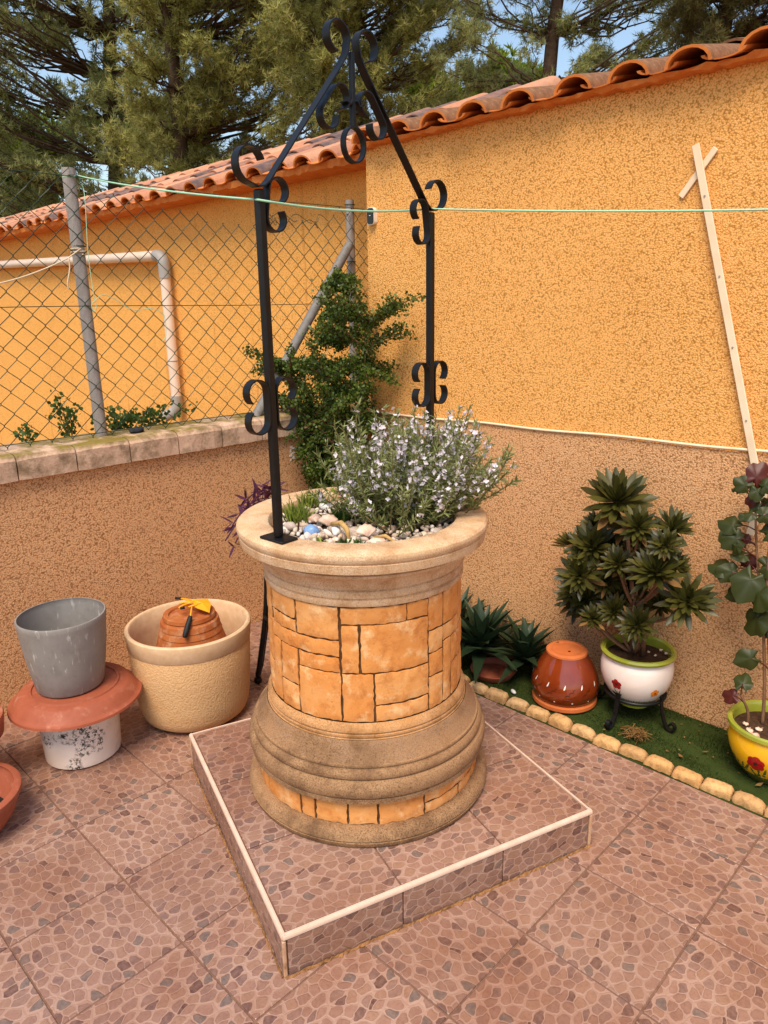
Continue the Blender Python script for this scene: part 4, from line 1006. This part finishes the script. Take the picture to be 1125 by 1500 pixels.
# yellow glazed pot
YC = (.240, 1.190); yp = empty('yellow_glazed_pot', (YC[0], YC[1], 0), 'yellow glazed pot with green rim and painted red flower at right edge', 'pot')
yprof = [(.078, .014), (.095, .030), (.120, .065), (.138, .105), (.146, .145), (.143, .175), (.139, .190)]
MB().lathe([(.001, .004), (.074, .004), (.080, .010), (.095, .030), (.106, .045)], YC, 48).build('foot', M['glaze_dgreen'], yp, sharp=40)
MB().lathe([(.106, .045)]+yprof[2:], YC, 64).build('body', M['glaze_yellow'], yp, sharp=40)
MB().lathe([(.138, .189), (.146, .192), (.153, .200), (.152, .212), (.145, .217), (.136, .213), (.131, .200), (.128, .16)], YC, 64).build('rim', M['glaze_green'], yp, sharp=40)
MB().lathe([(.001, .180), (.07, .184), (.13, .178)], YC, 32).build('soil', M['soil'], yp)
cyy = camang(YC)
flower(yprof, YC, cyy-16, .110, .027, 'paint_red', yp, 6)
for k in range(9): decal(yprof, YC, cyy-75+k*9, .065+.006*(k % 3), [(-.006, -.022), (.006, -.022), (.003, .012), (0, .022), (-.004, .008)], 'glaze_dgreen', 'painted_leaf', yp, rot=random.uniform(-.5, .5))

# ------------------------------------------------------------------ plants
def leaf_shape(n=6, w=.5, curl=.15, tipw=.0, peak=.6):
    """leaf along +z, width in x, curls towards +y; returns verts, quads"""
    P = []
    for i in range(n+1):
        t = i/n
        ww = w*.5*(math.sin(PI*t**peak)**.8*(1-tipw)+tipw*(1-t)) if 0 < t < 1 else w*.06
        y = curl*t*t
        P += [(-ww, y+.25*ww, t), (0, y, t), (ww, y+.25*ww, t)]
    F = []
    for i in range(n):
        a = 3*i; F += [(a, a+1, a+4, a+3), (a+1, a+2, a+5, a+4)]
    return np.array(P), np.array(F)

# rosemary in the well
ros = empty('rosemary_bush', (-.62, .24, 1.0), 'bushy rosemary with pale lilac flowers spilling over the well rim', 'bush')
ns = 340; LP = []; LD = []; FPp = []; FD = []; mb = MB()
for k in range(ns):
    b = np.array([-.640, .235, .995])+np.array([random.gauss(0, .05), random.gauss(0, .06), 0])
    th = random.uniform(0, 2*PI); sp = random.random()**.55
    rad = .226*sp; hgt = (.375-.15*sp*sp)*random.uniform(.42, 1.0)
    # spread wider along the picture's left-right direction
    dx = np.array([RT[0], RT[1]])/np.hypot(RT[0], RT[1]); dyv = np.array([-dx[1], dx[0]])
    off = dx*(math.cos(th)*rad*1.10+.012)+dyv*math.sin(th)*rad*.75
    e = b+np.array([off[0], off[1], hgt]); mid = b+np.array([off[0]*.65, off[1]*.65, hgt*.38])
    pts = bez(b, mid, e+np.array([random.gauss(0, .012), random.gauss(0, .012), random.gauss(0, .012)]), 9); mb.tube(pts, [.0026-.0002*i for i in range(9)], 4, False)
    A = np.array(pts); nl = 78
    t = np.sort(RNG.random(nl)**.8)*.78+.22; ii = np.minimum((t*8).astype(int), 7); fr = t*8-ii
    pp = A[ii]*(1-fr)[:, None]+A[ii+1]*fr[:, None]; tg = A[ii+1]-A[ii]; tg /= np.linalg.norm(tg, axis=1, keepdims=True)
    dd = unit(nl)*.9+tg*.75; LP.append(pp); LD.append(dd)
    nf = random.choice((0, 5, 10, 16, 22))
    t = 1-.40*RNG.random(nf)**1.4-.02; ii = np.minimum((t*8).astype(int), 7); fr = t*8-ii
    pp = A[ii]*(1-fr)[:, None]+A[ii+1]*fr[:, None]; dd = unit(nf); FPp.append(pp+dd*.010); FD.append(dd)
mb.build('stems', M['stem'], ros)
LP = np.concatenate(LP); LD = np.concatenate(LD); n = len(LP)
nd = np.array([(-.5, 0, 0), (.5, 0, 0), (.42, .05, .6), (0, .1, 1), (-.42, .05, .6)])
V, F = scatter(nd, [(0, 1, 2, 3, 4)], LP, frames(LD, RNG.random(n)*6.28)*np.array([.0036, .02, .023])[None, None, :], .7+.6*RNG.random(n))
npobj('leaves', V, F, M['rosemary'], ros)['kind'] = 'stuff'
FPp = np.concatenate(FPp); FD = np.concatenate(FD); n = len(FPp)
pet = []; pf = []
for k in range(4):
    a = k*PI/2+.3; b = len(pet); c, s_ = math.cos(a), math.sin(a); ln = 1.0 if k % 2 else .75
    for x, y, z in ((0, 0, 0), (.42, .28*ln, .25), (.2, .9*ln, .35), (-.2, .9*ln, .35), (-.42, .28*ln, .25)): pet.append((x*c-y*s_, x*s_+y*c, z))
    pf.append((b, b+1, b+2, b+3, b+4))
V, F = scatter(pet, pf, FPp, frames(FD, RNG.random(n)*6.28), .0066+.004*RNG.random(n))
npobj('flowers', V, F, M['rosflower'], ros)['kind'] = 'stuff'

# succulents and tufts in the well
def tuft(name, c, n, L, spread, mat, label, wd=.006, cat='succulent', thick=True):
    D = np.stack([RNG.normal(0, spread, n), RNG.normal(0, spread, n), np.ones(n)], -1); pos = np.array(c)+np.stack([RNG.normal(0, L*.25, n), RNG.normal(0, L*.25, n), np.zeros(n)], -1)
    lv, lf = leaf_shape(4, 1.0, .12, .3, .7)
    V, F = scatter(lv, lf, pos, frames(D, RNG.random(n)*6.28)*np.array([wd, L, L])[None, None, :], .6+.6*RNG.random(n))
    o = npobj(name, V, F, M[mat], None, True); tag(o, label, cat); return o
tuft('grassy_succulent', atz(437, 764, 1.0), 110, .062, .35, 'succ', 'yellow green grassy succulent beside the left iron post', .005)
tuft('grassy_succulent', atz(452, 745, 1.0), 90, .060, .4, 'succ', 'feathery succulent clump at the back left of the rim', .004)
tuft('spiky_succulent', atz(500, 766, 1.0), 60, .060, .55, 'weed', 'dark green drooping succulent in the middle of the pebbles', .010)
tuft('small_succulent', atz(470, 797, 1.004), 14, .026, .6, 'succ', 'small green succulent sprout near the front left rim', .008)
tuft('small_succulent', atz(505, 799, 1.004), 18, .026, .5, 'weed', 'small green succulent sprout near the front middle rim', .008)
tuft('small_succulent', atz(525, 800, 1.004), 14, .024, .5, 'weed', 'small grey green succulent sprout beside the front seashell', .008)
o = MB().tube([atz(436, 788, 1.0), atz(438, 775, 1.0)+np.array([0, 0, .02])], .003, 6).build('red_stem', M['begonia_red'], None); tag(o, 'short reddish stem rising between pebbles by the blue stone', 'stem')
tuft('green_rosette', atz(489, 722, 1.03), 16, .022, .9, 'succ', 'bright yellow green rosette above the rear rim', .010)

# shrub with small round leaves in the corner
def leafy(root, branches, mat, lsize, per, jit, round_=True, start=.2, stemr=.004, stem='woody', name='leaves'):
    mb = MB(); LP = []; LD = []
    for pts in branches:
        N = len(pts); mb.tube(pts, [stemr*(1-.75*i/(N-1)) for i in range(N)], 4, False); A = np.array(pts); nl = per
        t = start+(1-start)*RNG.random(nl); ii = np.minimum((t*(N-1)).astype(int), N-2); fr = t*(N-1)-ii
        pp = A[ii]*(1-fr)[:, None]+A[ii+1]*fr[:, None]; LP.append(pp+RNG.normal(0, jit, (nl, 3))); LD.append(unit(nl)+np.array([0, 0, .25]))
    mb.build('branches', M[stem], root)
    LP = np.concatenate(LP); LD = np.concatenate(LD); n = len(LP)
    if round_: lv = np.array([(0, 0, 0), (.38, .05, .25), (.46, .1, .6), (.2, .06, .95), (-.2, .06, .95), (-.46, .1, .6), (-.38, .05, .25)]); lf = [(0, 1, 2, 3, 4, 5, 6)]
    else: lv, lf = leaf_shape(3, .5, .1)
    V, F = scatter(lv, lf, LP, frames(LD, RNG.random(n)*6.28), lsize*(.6+.7*RNG.random(n)))
    npobj(name, V, F, M[mat], root)['kind'] = 'stuff'
shr = empty('corner_shrub', (-1.98, 1.16, 0), 'tall green shrub with tiny round leaves in the corner behind the well', 'shrub')
br = []
main = [((-2.0, 1.19, 0), (-2.02, 1.19, .8), (-2.03, 1.27, 1.74)), ((-1.96, 1.17, 0), (-1.95, 1.15, .8), (-1.76, 1.20, 1.56)), ((-2.0, 1.17, 0), (-2.05, 1.12, .8), (-2.25, 1.04, 1.33)), ((-1.97, 1.12, 0), (-1.95, 1.08, .6), (-1.90, 1.05, 1.30)), ((-2.0, 1.12, 0), (-2.0, 1.05, .7), (-2.06, .96, 1.22)), ((-1.98, 1.1, 0), (-1.98, 1.0, .5), (-2.05, .95, .98))]
for k in range(230):
    m_ = random.choices(main, (6, 4, 5, 3, 1, 0))[0]; path = bez(*m_, 14)
    i0 = random.randint(5, 13); b = path[i0]; up = i0/13
    L = (.34-.22*max(0, up-.55)/.45)*random.uniform(.5, 1.0) if m_ is main[0] else .30*random.uniform(.5, 1)
    th = random.uniform(0, 2*PI); d = np.array([math.cos(th), math.sin(th)*.8, random.uniform(-.15, .8)])
    e = b+d*L*1.0; e[1] = max(e[1], .90 if e[2] > 1.16 else 1.10)
    e[1] = min(e[1], 1.36 if e[0] > -2.0 else 1.45); e[0] = max(e[0], -2.62 if e[2] > 1.13 else -2.2)
    if e[2] < 1.13: e[0] = max(e[0], -2.18)
    br.append(bez(b, b+d*L*.5+np.array([0, 0, .05]), e, 6))
for m_ in main[:4]: br.append(bez(*m_, 14))
for (a, b, c) in (((-2.02, 1.10, .95), (-2.08, 1.02, .98), (-2.10, .96, .88)), ((-2.02, 1.12, 1.0), (-2.1, 1.02, 1.05), (-2.13, .94, 1.0)), ((-2.0, 1.2, 1.5), (-1.98, 1.25, 1.65), (-2.0, 1.30, 1.78))): br.append(bez(a, b, c, 6))
leafy(shr, br, 'jade', .0135, 250, .014, True, .05, .005)
# weeds on the neighbour's side of the wall
def weed(px, py, h, spread, n, label, per=40, sz=.03):
    p = atx(px, py, -2.535); r = empty('weed', (-2.535, p[1], 1.05), label, 'weed', None); b = np.array([-2.535, p[1], 1.05]); br = []
    for k in range(n):
        e = b+np.array([random.gauss(0, spread), random.gauss(0, spread), .05+h*random.uniform(.4, 1)]); br.append(bez(b, (b+e)/2+np.array([0, 0, .06]), e, 6))
    leafy(r, br, 'weed', sz*.62, per, .016, True, .2, .0025, 'stem')
weed(105, 645, .20, .05, 6, 'tall leafy weed behind the fence left of the post', 30)
weed(45, 655, .07, .05, 4, 'small weed sprouting behind the fence at far left', 16)
weed(175, 630, .10, .08, 9, 'clump of weeds behind the fence right of the post', 34)
weed(222, 622, .09, .09, 9, 'low weeds beside the drain pipe outlet', 34)

# aeonium in the white pot
aeo = empty('aeonium_plant', (WPC[0], WPC[1], .272), 'branching aeonium with dark green rosettes in the white pot', 'succulent')
lv, lf = leaf_shape(5, .21, .14, .0, 1.6)
def rosette(parent, c, d, R, n=34, mat='aeonium'):
    k = np.arange(n); th = k*2.39996; t = k/n; el = np.radians(80-88*t**.75)
    el = el+RNG.normal(0, .09, n); th = th+RNG.normal(0, .10, n)
    D = np.stack([np.cos(el)*np.cos(th), np.cos(el)*np.sin(th), np.sin(el)], -1)
    # leaf frame: z along leaf, y pointing to rosette axis (so it curls up)
    Z = D; ax = np.array([0, 0, 1.]); Y = ax-Z*(Z@ax)[:, None]; Y /= np.linalg.norm(Y, axis=1, keepdims=True)+1e-9; X = np.cross(Y, Z)
    Rl = np.stack([X, Y, Z], -1); d = np.array(d, float); d /= np.linalg.norm(d); B = frames(d[None])[0]
    Rl = np.einsum('ij,njk->nik', B, Rl)
    V, F = scatter(lv, lf, np.repeat(np.array(c)[None], n, 0), Rl, R*(.35+.65*np.sqrt(t))*RNG.uniform(.9, 1.08, n))
    o_ = npobj('rosette', V, F, M[mat], parent, True)
    me_ = o_.data; me_.materials.append(M['dry']); q_ = len(lf)
    for kk in range(n-4, n):
        if random.random() < .6:
            for pi in range(kk*q_, kk*q_+q_): me_.polygons[pi].material_index = 1
    return o_
rl = [(905, 735, 1.25, 52), (868, 800, 1.20, 40), (935, 772, 1.13, 36), (985, 775, 1.20, 34), (850, 842, 1.13, 42), (975, 798, 1.10, 32), (960, 838, 1.08, 44), (893, 806, 1.28, 34), (838, 800, 1.25, 30), (868, 905, 1.12, 26), (900, 895, 1.16, 26), (934, 915, 1.09, 33), (1006, 880, 1.13, 46), (840, 868, 1.24, 32), (890, 850, 1.20, 36), (915, 770, 1.31, 34), (940, 800, 1.30, 34), (873, 770, 1.28, 30), (925, 860, 1.27, 34), (985, 835, 1.25, 30), (858, 880, 1.22, 28), (905, 825, 1.12, 28)]+[(random.uniform(835, 985), random.uniform(785, 900), random.uniform(1.16, 1.32), random.uniform(24, 34)) for _ in range(14)]
jn = [np.array([WPC[0]-.02, WPC[1], .27]), np.array([WPC[0]-.03, WPC[1]-.01, .48]), np.array([WPC[0]-.06, WPC[1]-.01, .66]), np.array([WPC[0]-.09, WPC[1], .80])]
MB().tube(jn, [.013, .011, .009, .007], 7).build('stem', M['woody'], aeo, True)
MB().tube([np.array([WPC[0]+.02, WPC[1], .27]), np.array([WPC[0]+.03, WPC[1]-.02, .36]), np.array([WPC[0]+.05, WPC[1]-.02, .44])], [.010, .009, .008], 7).build('stem', M['woody'], aeo, True)
for px, py, Y, rp in rl:
    c = aty(px, py, Y); R = rp/FOC*np.linalg.norm(c-CAM)*random.uniform(.85, 1.12)
    d = np.array([random.gauss(.15, .25), -.55+random.gauss(0, .2), .75]) + (c-np.array([WPC[0]-.08, 1.25, .6]))*1.2
    tocam = (CAM-c)/np.linalg.norm(CAM-c); d = d/np.linalg.norm(d)+tocam*.35
    rosette(aeo, c, d, R, int(46+rp*.4))
    s0 = min(jn, key=lambda q: abs(q[2]-(c[2]-.13))) if px < 990 else np.array([WPC[0]+.05, WPC[1]-.02, .44])
    MB().tube(bez(s0, np.array([(s0[0]+c[0])/2+(c[0]-s0[0])*.25, (s0[1]+c[1])/2, s0[2]+(c[2]-s0[2])*.35]), c, 7), [.007, .0065, .006, .0055, .005, .005, .005], 6).build('stem', M['woody'], aeo, True)

# aloe behind the well
def aloe(c, n, L, label, tilt=0):
    a = empty('aloe_plant', tuple(c), label, 'aloe', 'spotted aloes behind the well'); gold = 2.39996
    for k in range(n):
        t = (k+.5)/n; th = k*gold; el = math.radians(84-80*t); l = L*(.55+.5*t)*random.uniform(.85, 1.1); w_ = .052*L/.28
        hd_ = np.array([math.cos(th), math.sin(th), 0]); sd_ = np.array([-hd_[1], hd_[0], 0]); P = []; N = 8
        pos = np.array(c)+np.array([0, 0, .04+.05*(1-t)]); e_ = el
        for i in range(N+1):
            u = i/N; ww = w_*(1-u**1.6)*.5+.0012; dr = hd_*math.cos(e_)+np.array([0, 0, math.sin(e_)]); nr_ = -hd_*math.sin(e_)+np.array([0, 0, math.cos(e_)])
            jag = .006*(i % 2)*(1-u)
            P += [pos-sd_*(ww+jag)+nr_*ww*.45, pos-nr_*ww*.35, pos+sd_*(ww+jag)+nr_*ww*.45, pos+nr_*ww*.10]
            pos = pos+dr*l/N; e_ -= math.radians(random.uniform(0, 6)); pos[1] = min(pos[1], YR-.02)
        F = []
        for i in range(N):
            for q in range(4): F.append((i*4+q, i*4+(q+1) % 4, i*4+4+(q+1) % 4, i*4+4+q))
        F.append((N*4, N*4+1, N*4+2, N*4+3)); MB().add(P, F).build('leaf', M['aloe'], a, sharp=60)
    return a
aloe((-1.02, 1.15, .03), 34, .36, 'large spotted aloe rising just right of the well base')
aloe((-.82, 1.22, .02), 28, .30, 'smaller spotted aloe between the large aloe and the glazed pot')
aloe((-1.22, 1.22, .03), 24, .34, 'spotted aloe mostly hidden behind the well')
o = MB().lathe([(.001, .012), (.085, .012), (.100, .034), (.106, .034), (.104, .026), (.090, .004), (.001, .003)], (-.93, 1.13), 40).build('clay_saucer', M['terra'], None, sharp=40); tag(o, 'dark red clay saucer lying under the aloe leaves', 'saucer')
# begonia in the yellow pot
beg = empty('begonia_plant', (YC[0], YC[1], .18), 'tall begonia with broad green leaves rising from the yellow pot', 'begonia')
bs = [smooth_path([np.array([.20, 1.20, .18]), aty(1120, 1000, 1.22), aty(1117, 900, 1.23), aty(1108, 800, 1.25), aty(1107, 690, 1.26)], 5), smooth_path([np.array([.23, 1.21, .18]), aty(1127, 960, 1.22), aty(1124, 850, 1.22), aty(1130, 760, 1.22)], 5), smooth_path([np.array([.16, 1.17, .18]), aty(1095, 1040, 1.16), aty(1085, 1018, 1.14)], 4)]
for s_ in bs: MB().tube(s_, [.0065-.003*i/len(s_) for i in range(len(s_))], 6).build('stem', M['woody'], beg, True)
def bleaf(px, py, Y, rp, d, tilt, mat='begonia'):
    c = aty(px, py, Y); R = rp*.74/FOC*np.linalg.norm(c-CAM); n = 20; P = []; rings = (.0, .4, .75, 1.0)
    ph = random.uniform(0, 6)
    for r in rings[1:]:
        for k in range(n):
            a = 2*PI*k/n; lob = 1+.10*math.cos(5*a+ph)+.28*math.cos(a)+(.05*(-1)**k if r == 1 else 0)
            if abs(a-PI) < .35: lob *= .55
            P.append((r*lob*math.cos(a), .82*r*lob*math.sin(a), -.22*r*r+.07*math.cos(5*a+ph)*r+(.05*math.cos(11*a) if r == 1 else 0)))
    P.append((0, 0, 0)); z = len(P)-1; F = []
    for k in range(n):
        F.append((z, k, (k+1) % n, z))
    F3 = [(z, k, (k+1) % n) for k in range(n)]; F4 = []
    for j in range(2):
        for k in range(n): F4.append((j*n+k, (j+1)*n+k, (j+1)*n+(k+1) % n, j*n+(k+1) % n))
    D = np.array([math.cos(d), 0, math.sin(d)]); nrm = np.array([random.gauss(0, .25), -math.cos(tilt), math.sin(tilt)]); nrm /= np.linalg.norm(nrm)
    X = D-nrm*(D@nrm); X /= np.linalg.norm(X); Yv = np.cross(nrm, X); B = np.stack([X, Yv, nrm], -1)
    V = (np.array(P)*R)@B.T+c
    o = MB().add(V, F3+F4).build('leaf', M[mat], beg, True)
    s_ = min((q for st_ in bs for q in st_), key=lambda q: abs(q[2]-c[2]+.03)+.4*np.linalg.norm(q-c))
    MB().tube(bez(s_, (s_+c)/2+np.array([0, 0, .02]), c, 5), .0022, 4).build('petiole', M['begonia_red'], beg)
for a in [(1108, 700, 1.24, 24, 1.2, .4, 'begonia_red'), (1092, 712, 1.22, 18, 2.6, .3, 'begonia'), (1120, 712, 1.23, 18, .3, .5, 'begonia'), (1072, 770, 1.22, 22, 2.8, .7, 'begonia'), (1078, 790, 1.21, 24, 3.4, .35, 'begonia'), (1118, 755, 1.2, 18, .2, .3, 'begonia'), (1090, 813, 1.22, 18, 3.3, 1.1, 'begonia'), (1062, 832, 1.21, 24, 3.0, .9, 'begonia'), (1072, 838, 1.20, 22, 3.6, .3, 'begonia'), (1100, 850, 1.19, 34, 4.4, .45, 'begonia'), (1083, 868, 1.21, 20, 3.7, .4, 'begonia'), (1112, 870, 1.18, 26, 5.2, .4, 'begonia'), (1108, 905, 1.19, 28, 4.6, .25, 'begonia'), (1125, 830, 1.22, 26, .2, .4, 'begonia'), (1100, 965, 1.18, 22, 3.6, .2, 'begonia'), (1088, 1002, 1.15, 18, 1.6, .9, 'begonia'), (1073, 1020, 1.13, 16, 3.4, .5, 'begonia_red'), (1103, 730, 1.24, 14, 4.5, .2, 'begonia_red'), (1128, 900, 1.2, 24, .1, .4, 'begonia'), (1126, 780, 1.22, 22, .6, .4, 'begonia')]+[(random.uniform(1078, 1135), random.uniform(700, 930), random.uniform(1.18, 1.27), random.uniform(11, 18), random.uniform(0, 6.2), random.uniform(.1, .9), random.choice(('begonia', 'begonia', 'begonia', 'begonia_red'))) for _ in range(20)]: bleaf(*a)
for px, py, sz in ((1098, 1070, .016), (1105, 1078, .02), (1112, 1068, .014), (1092, 1060, .012)):
    p = atz(px, py, .19); o = npobj('quartz_chip', (BV*np.array([1, .7, .45])+RNG.normal(size=BV.shape)*.13)*sz@rotz(random.uniform(0, 3)).T+p, BF, M['shell'], None, True); tag(o, {1098: 'middle sized white stone chip left of centre in the yellow pot', 1105: 'largest white stone chip in the yellow pot', 1112: 'rightmost white stone chip on the soil in the yellow pot', 1092: 'smallest white stone chip at the back of the yellow pot'}[px], 'stone', 'white chips in the yellow pot')
for px, py, sz in ((968, 952, .010), (976, 957, .009), (960, 960, .008), (950, 955, .008)):
    p = atz(px, py, .278); o = npobj('quartz_chip', (BV*np.array([1, .7, .45])+RNG.normal(size=BV.shape)*.13)*sz@rotz(random.uniform(0, 3)).T+p, BF, M['shell'], None, True); tag(o, {968: 'rearmost white stone chip on the soil in the white pot', 976: 'rightmost white stone chip by the inner rim of the white pot', 960: 'front white stone chip on the soil in the white pot', 950: 'leftmost white stone chip on the soil in the white pot'}[px], 'stone', 'white chips in the white pot')

# plant stand with purple trailing plant behind the well
sb = np.array([-1.545, .446]); pst = empty('tall_plant_stand', (sb[0], sb[1], 0), 'black iron plant stand partly hidden behind the well', 'plant stand')
for k in range(3):
    th = math.radians(224+120*k); d = np.array([math.cos(th), math.sin(th), 0]); b = np.array([sb[0], sb[1], 0]); t = np.array([-d[1], d[0], 0])
    for sg in (-1, 1):
        MB().tube(smooth_path([b+d*.085+t*sg*.018+np.array([0, 0, .70]), b+d*.10+t*sg*.026+np.array([0, 0, .40]), b+d*.145+t*sg*.030+np.array([0, 0, .12]), b+d*.158+t*sg*.022+np.array([0, 0, .065]), b+d*.162+t*sg*.002+np.array([0, 0, .045])], 5), .0125, 7).build('leg', M['iron'], pst, True)
    V = BV*.020+b+d*.165+np.array([0, 0, .021]); npobj('ball_foot', V, BF, M['iron'], pst, True)
for zz, r in ((.70, .10), (.35, .115)):
    MB().tube([(sb[0]+r*math.cos(a), sb[1]+r*math.sin(a), zz) for a in np.linspace(0, 2*PI, 31)], .008, 7, False).build('hoop', M['iron'], pst, True)
o = pot_shell([(.06, .71), (.065, .715), (.095, .83), (.102, .832), (.104, .85), (.10, .853)], .008, sb, 40).build('hidden_pot', M['terra'], None, sharp=40); tag(o, 'terracotta pot on the tall iron stand behind the well', 'pot'); 
pur = empty('purple_plant', (sb[0], sb[1], .85), 'purple leaved trailing plant showing behind the left rim of the well', 'plant')
lv2, lf2 = leaf_shape(5, .22, .18, .1, .8)
br = []
for e in (atd(352, 745, 2.85), atd(372, 735, 2.9), atd(330, 792, 2.8), atd(345, 795, 2.75), atd(360, 750, 2.75), atd(384, 740, 2.95), atd(340, 770, 2.95)):
    br.append(bez(np.array([sb[0], sb[1], .84]), (np.array([sb[0], sb[1], 1.02])+e)/2+np.array([0, 0, .05]), e, 7))
mb = MB(); LPp = []; LDd = []
for pts in br:
    mb.tube(pts, .003, 5, False)
    for k in range(11):
        i = random.randint(2, 6); LPp.append(pts[i]+RNG.normal(0, .006, 3)); LDd.append(unit(1)[0]+np.array([0, 0, .1]))
mb.build('stems', M['purple'], pur)
V, F = scatter(lv2, lf2, np.array(LPp), frames(np.array(LDd), RNG.random(len(LPp))*6.28), .042+.022*RNG.random(len(LPp)))
npobj('leaves', V, F, M['purple'], pur, True)

# ------------------------------------------------------------------ pine trees behind the house
def pine(base, trunk_top, clumps, ntuft, mat, label, tsize, needle_w, trunk_r, name='pine_tree', rad=.55, lean=None, group='pine trees behind the house', flat=.6):
    base = np.array(base, float); r = empty(name, tuple(base), label, 'tree', group)
    top = np.array(trunk_top, float); mid = (base+top)/2+np.array([random.gauss(0, .2), random.gauss(0, .2), 0])
    tr = bez(base, mid, top, 14); tr = [q+RNG.normal(0, .03, 3)*(0 < i < 13) for i, q in enumerate(tr)]
    mb = MB().tube(tr, [trunk_r*(1-.72*i/13) for i in range(14)], 10); mb.build('trunk', M['bark'], r, True)
    mb = MB(); TP = []; TD = []
    for c in clumps:
        c = np.array(c, float); zs = c[2]-.35*np.linalg.norm((c-top)[:2]); s0 = min(tr, key=lambda q: abs(q[2]-max(zs, base[2]+1.2)))
        lim = bez(s0, s0+(c-s0)*.55+np.array([0, 0, -.12*np.linalg.norm(c-s0)]), c, 8); Lr = .009+.006*np.linalg.norm(c-s0)*trunk_r/.2
        lim = [q+RNG.normal(0, .05, 3)*(i > 0) for i, q in enumerate(lim)]
        mb.tube(lim, [Lr*(1-.8*i/7) for i in range(8)], 5, False)
        R = rad*random.uniform(.6, 1.25); nt_ = max(12, int(ntuft/len(clumps)*(R/rad)**2))
        ntw = 7
        for k in range(ntw):
            d = unit(1)[0]*np.array([1, 1, flat]); i0 = random.randint(4, 7); e = c+d*R; tw = bez(lim[i0], (lim[i0]+e)/2+np.array([0, 0, -.05]), e, 5)
            mb.tube(tw, [Lr*.3, Lr*.24, Lr*.18, Lr*.12, Lr*.06], 3, False)
            m_ = nt_//ntw; t = RNG.random(m_)**.7; A = np.array(tw); ii = np.minimum((t*4).astype(int), 3); fr = t*4-ii
            pp = A[ii]*(1-fr)[:, None]+A[ii+1]*fr[:, None]+RNG.normal(0, R*.17, (m_, 3)); TP.append(pp); TD.append(unit(m_)*.8+d/np.linalg.norm(d)*.6+np.array([0, 0, .35]))
    mb.build('limbs', M['bark'], r)
    TP = np.concatenate(TP); TD = np.concatenate(TD); n = len(TP)
    tv = []; tf_ = []
    for k in range(9):
        th = 2.4*k; el = .35+.55*((k*.37) % 1); d = np.array([math.cos(th)*math.sin(el*1.4), math.sin(th)*math.sin(el*1.4), math.cos(el*1.4)]); s_ = np.cross(d, [.3, .5, .8]); s_ /= np.linalg.norm(s_)
        b = len(tv); z0 = np.array([0, 0, .35*((k*.61) % 1)]); tv += [z0-s_*needle_w, z0+s_*needle_w, z0+d]; tf_.append((b, b+1, b+2))
    V, F = scatter(tv, tf_, TP, frames(TD, RNG.random(n)*6.28), tsize*(.7+.6*RNG.random(n)))
    cr_ = npobj('crown', V, F, M[mat], r); cr_['kind'] = 'stuff'
    return r
def cl(specs, dist, dj):                         # crown clump centres around a distance from the camera
    return [atd(px+random.gauss(0, 12), py+random.gauss(0, 12), dist+random.uniform(-dj, dj)) for px, py in specs]
def grid(x0, x1, y0, y1, n, hole=()):
    out = []
    while len(out) < n:
        x, y = random.uniform(x0, x1), random.uniform(y0, y1)
        if any((x-hx)**2+(y-hy)**2 < hr*hr for hx, hy, hr in hole): continue
        out.append((x, y))
    return out
H1 = ((95, 72, 28), (30, 95, 22), (150, 20, 18), (60, 150, 16), (200, 100, 15), (15, 30, 18), (125, 50, 18))
b = atd(150, 300, 19.0); pine((b[0], b[1], -.06), atd(140, -260, 19.0), cl(grid(-120, 330, -260, 330, 430, H1), 18.5, 1.8), 25000, 'needles2', 'tall dense pine with dark crown behind the left end of the roof', .135, .075, .24, rad=.31)
b = atd(268, 300, 15.0); pine((b[0], b[1], -.06), atd(225, -240, 15.0), cl(grid(165, 520, -240, 290, 350, ((180, 40, 30), (345, 190, 22), (240, 120, 18), (420, 20, 16))), 14.5, 1.6), 26000, 'needles', 'broad olive green pine behind the middle of the fence', .11, .07, .2, rad=.25)
b = atd(470, 300, 12.5); pine((b[0], b[1], -.06), atd(480, -250, 12.5), cl(grid(390, 690, -220, 200, 240, ((560, 60, 12), (705, 60, 26), (640, 30, 12))), 12.0, 1.0), 20000, 'needles', 'yellowish green pine directly behind the top of the iron arch', .092, .065, .16, rad=.20)
H4 = ((750, 45, 26), (830, 30, 18), (905, 55, 22), (960, 25, 17), (940, 100, 18), (800, 95, 18))
b = atd(868, 200, 10.5); pine((b[0], b[1], -.06), atd(845, -300, 10.5), cl(grid(640, 1060, -260, 135, 190, H4), 10.3, .9), 18000, 'needles2', 'open pine with dark forked trunk and sky showing through', .072, .055, .15, rad=.17)
b = atd(1090, 200, 9.5); pine((b[0], b[1], -.06), atd(1100, -300, 9.5), cl(grid(980, 1330, -240, 110, 240), 9.2, .8), 21000, 'needles3', 'brownish green pine at the upper right behind the eave', .072, .05, .14, rad=.17)
b = atd(20, 320, 24.0); pine((b[0], b[1], -.06), atd(10, 150, 24.0), cl(grid(-150, 70, 170, 320, 22), 23.5, 1.0), 9000, 'leaf_light', 'bright yellow green tree low behind the far left roof end', .24, .14, .2, rad=.7, name='leafy_tree', group='leafy trees behind the house')
b = atd(670, 220, 15.5); pine((b[0], b[1], -.06), atd(670, 90, 15.5), cl(grid(590, 770, 100, 190, 20), 15.5, .7), 9000, 'leaf_light', 'light green leafy tree behind the roof right of the arch', .13, .16, .12, rad=.42, name='leafy_tree', group='leafy trees behind the house')
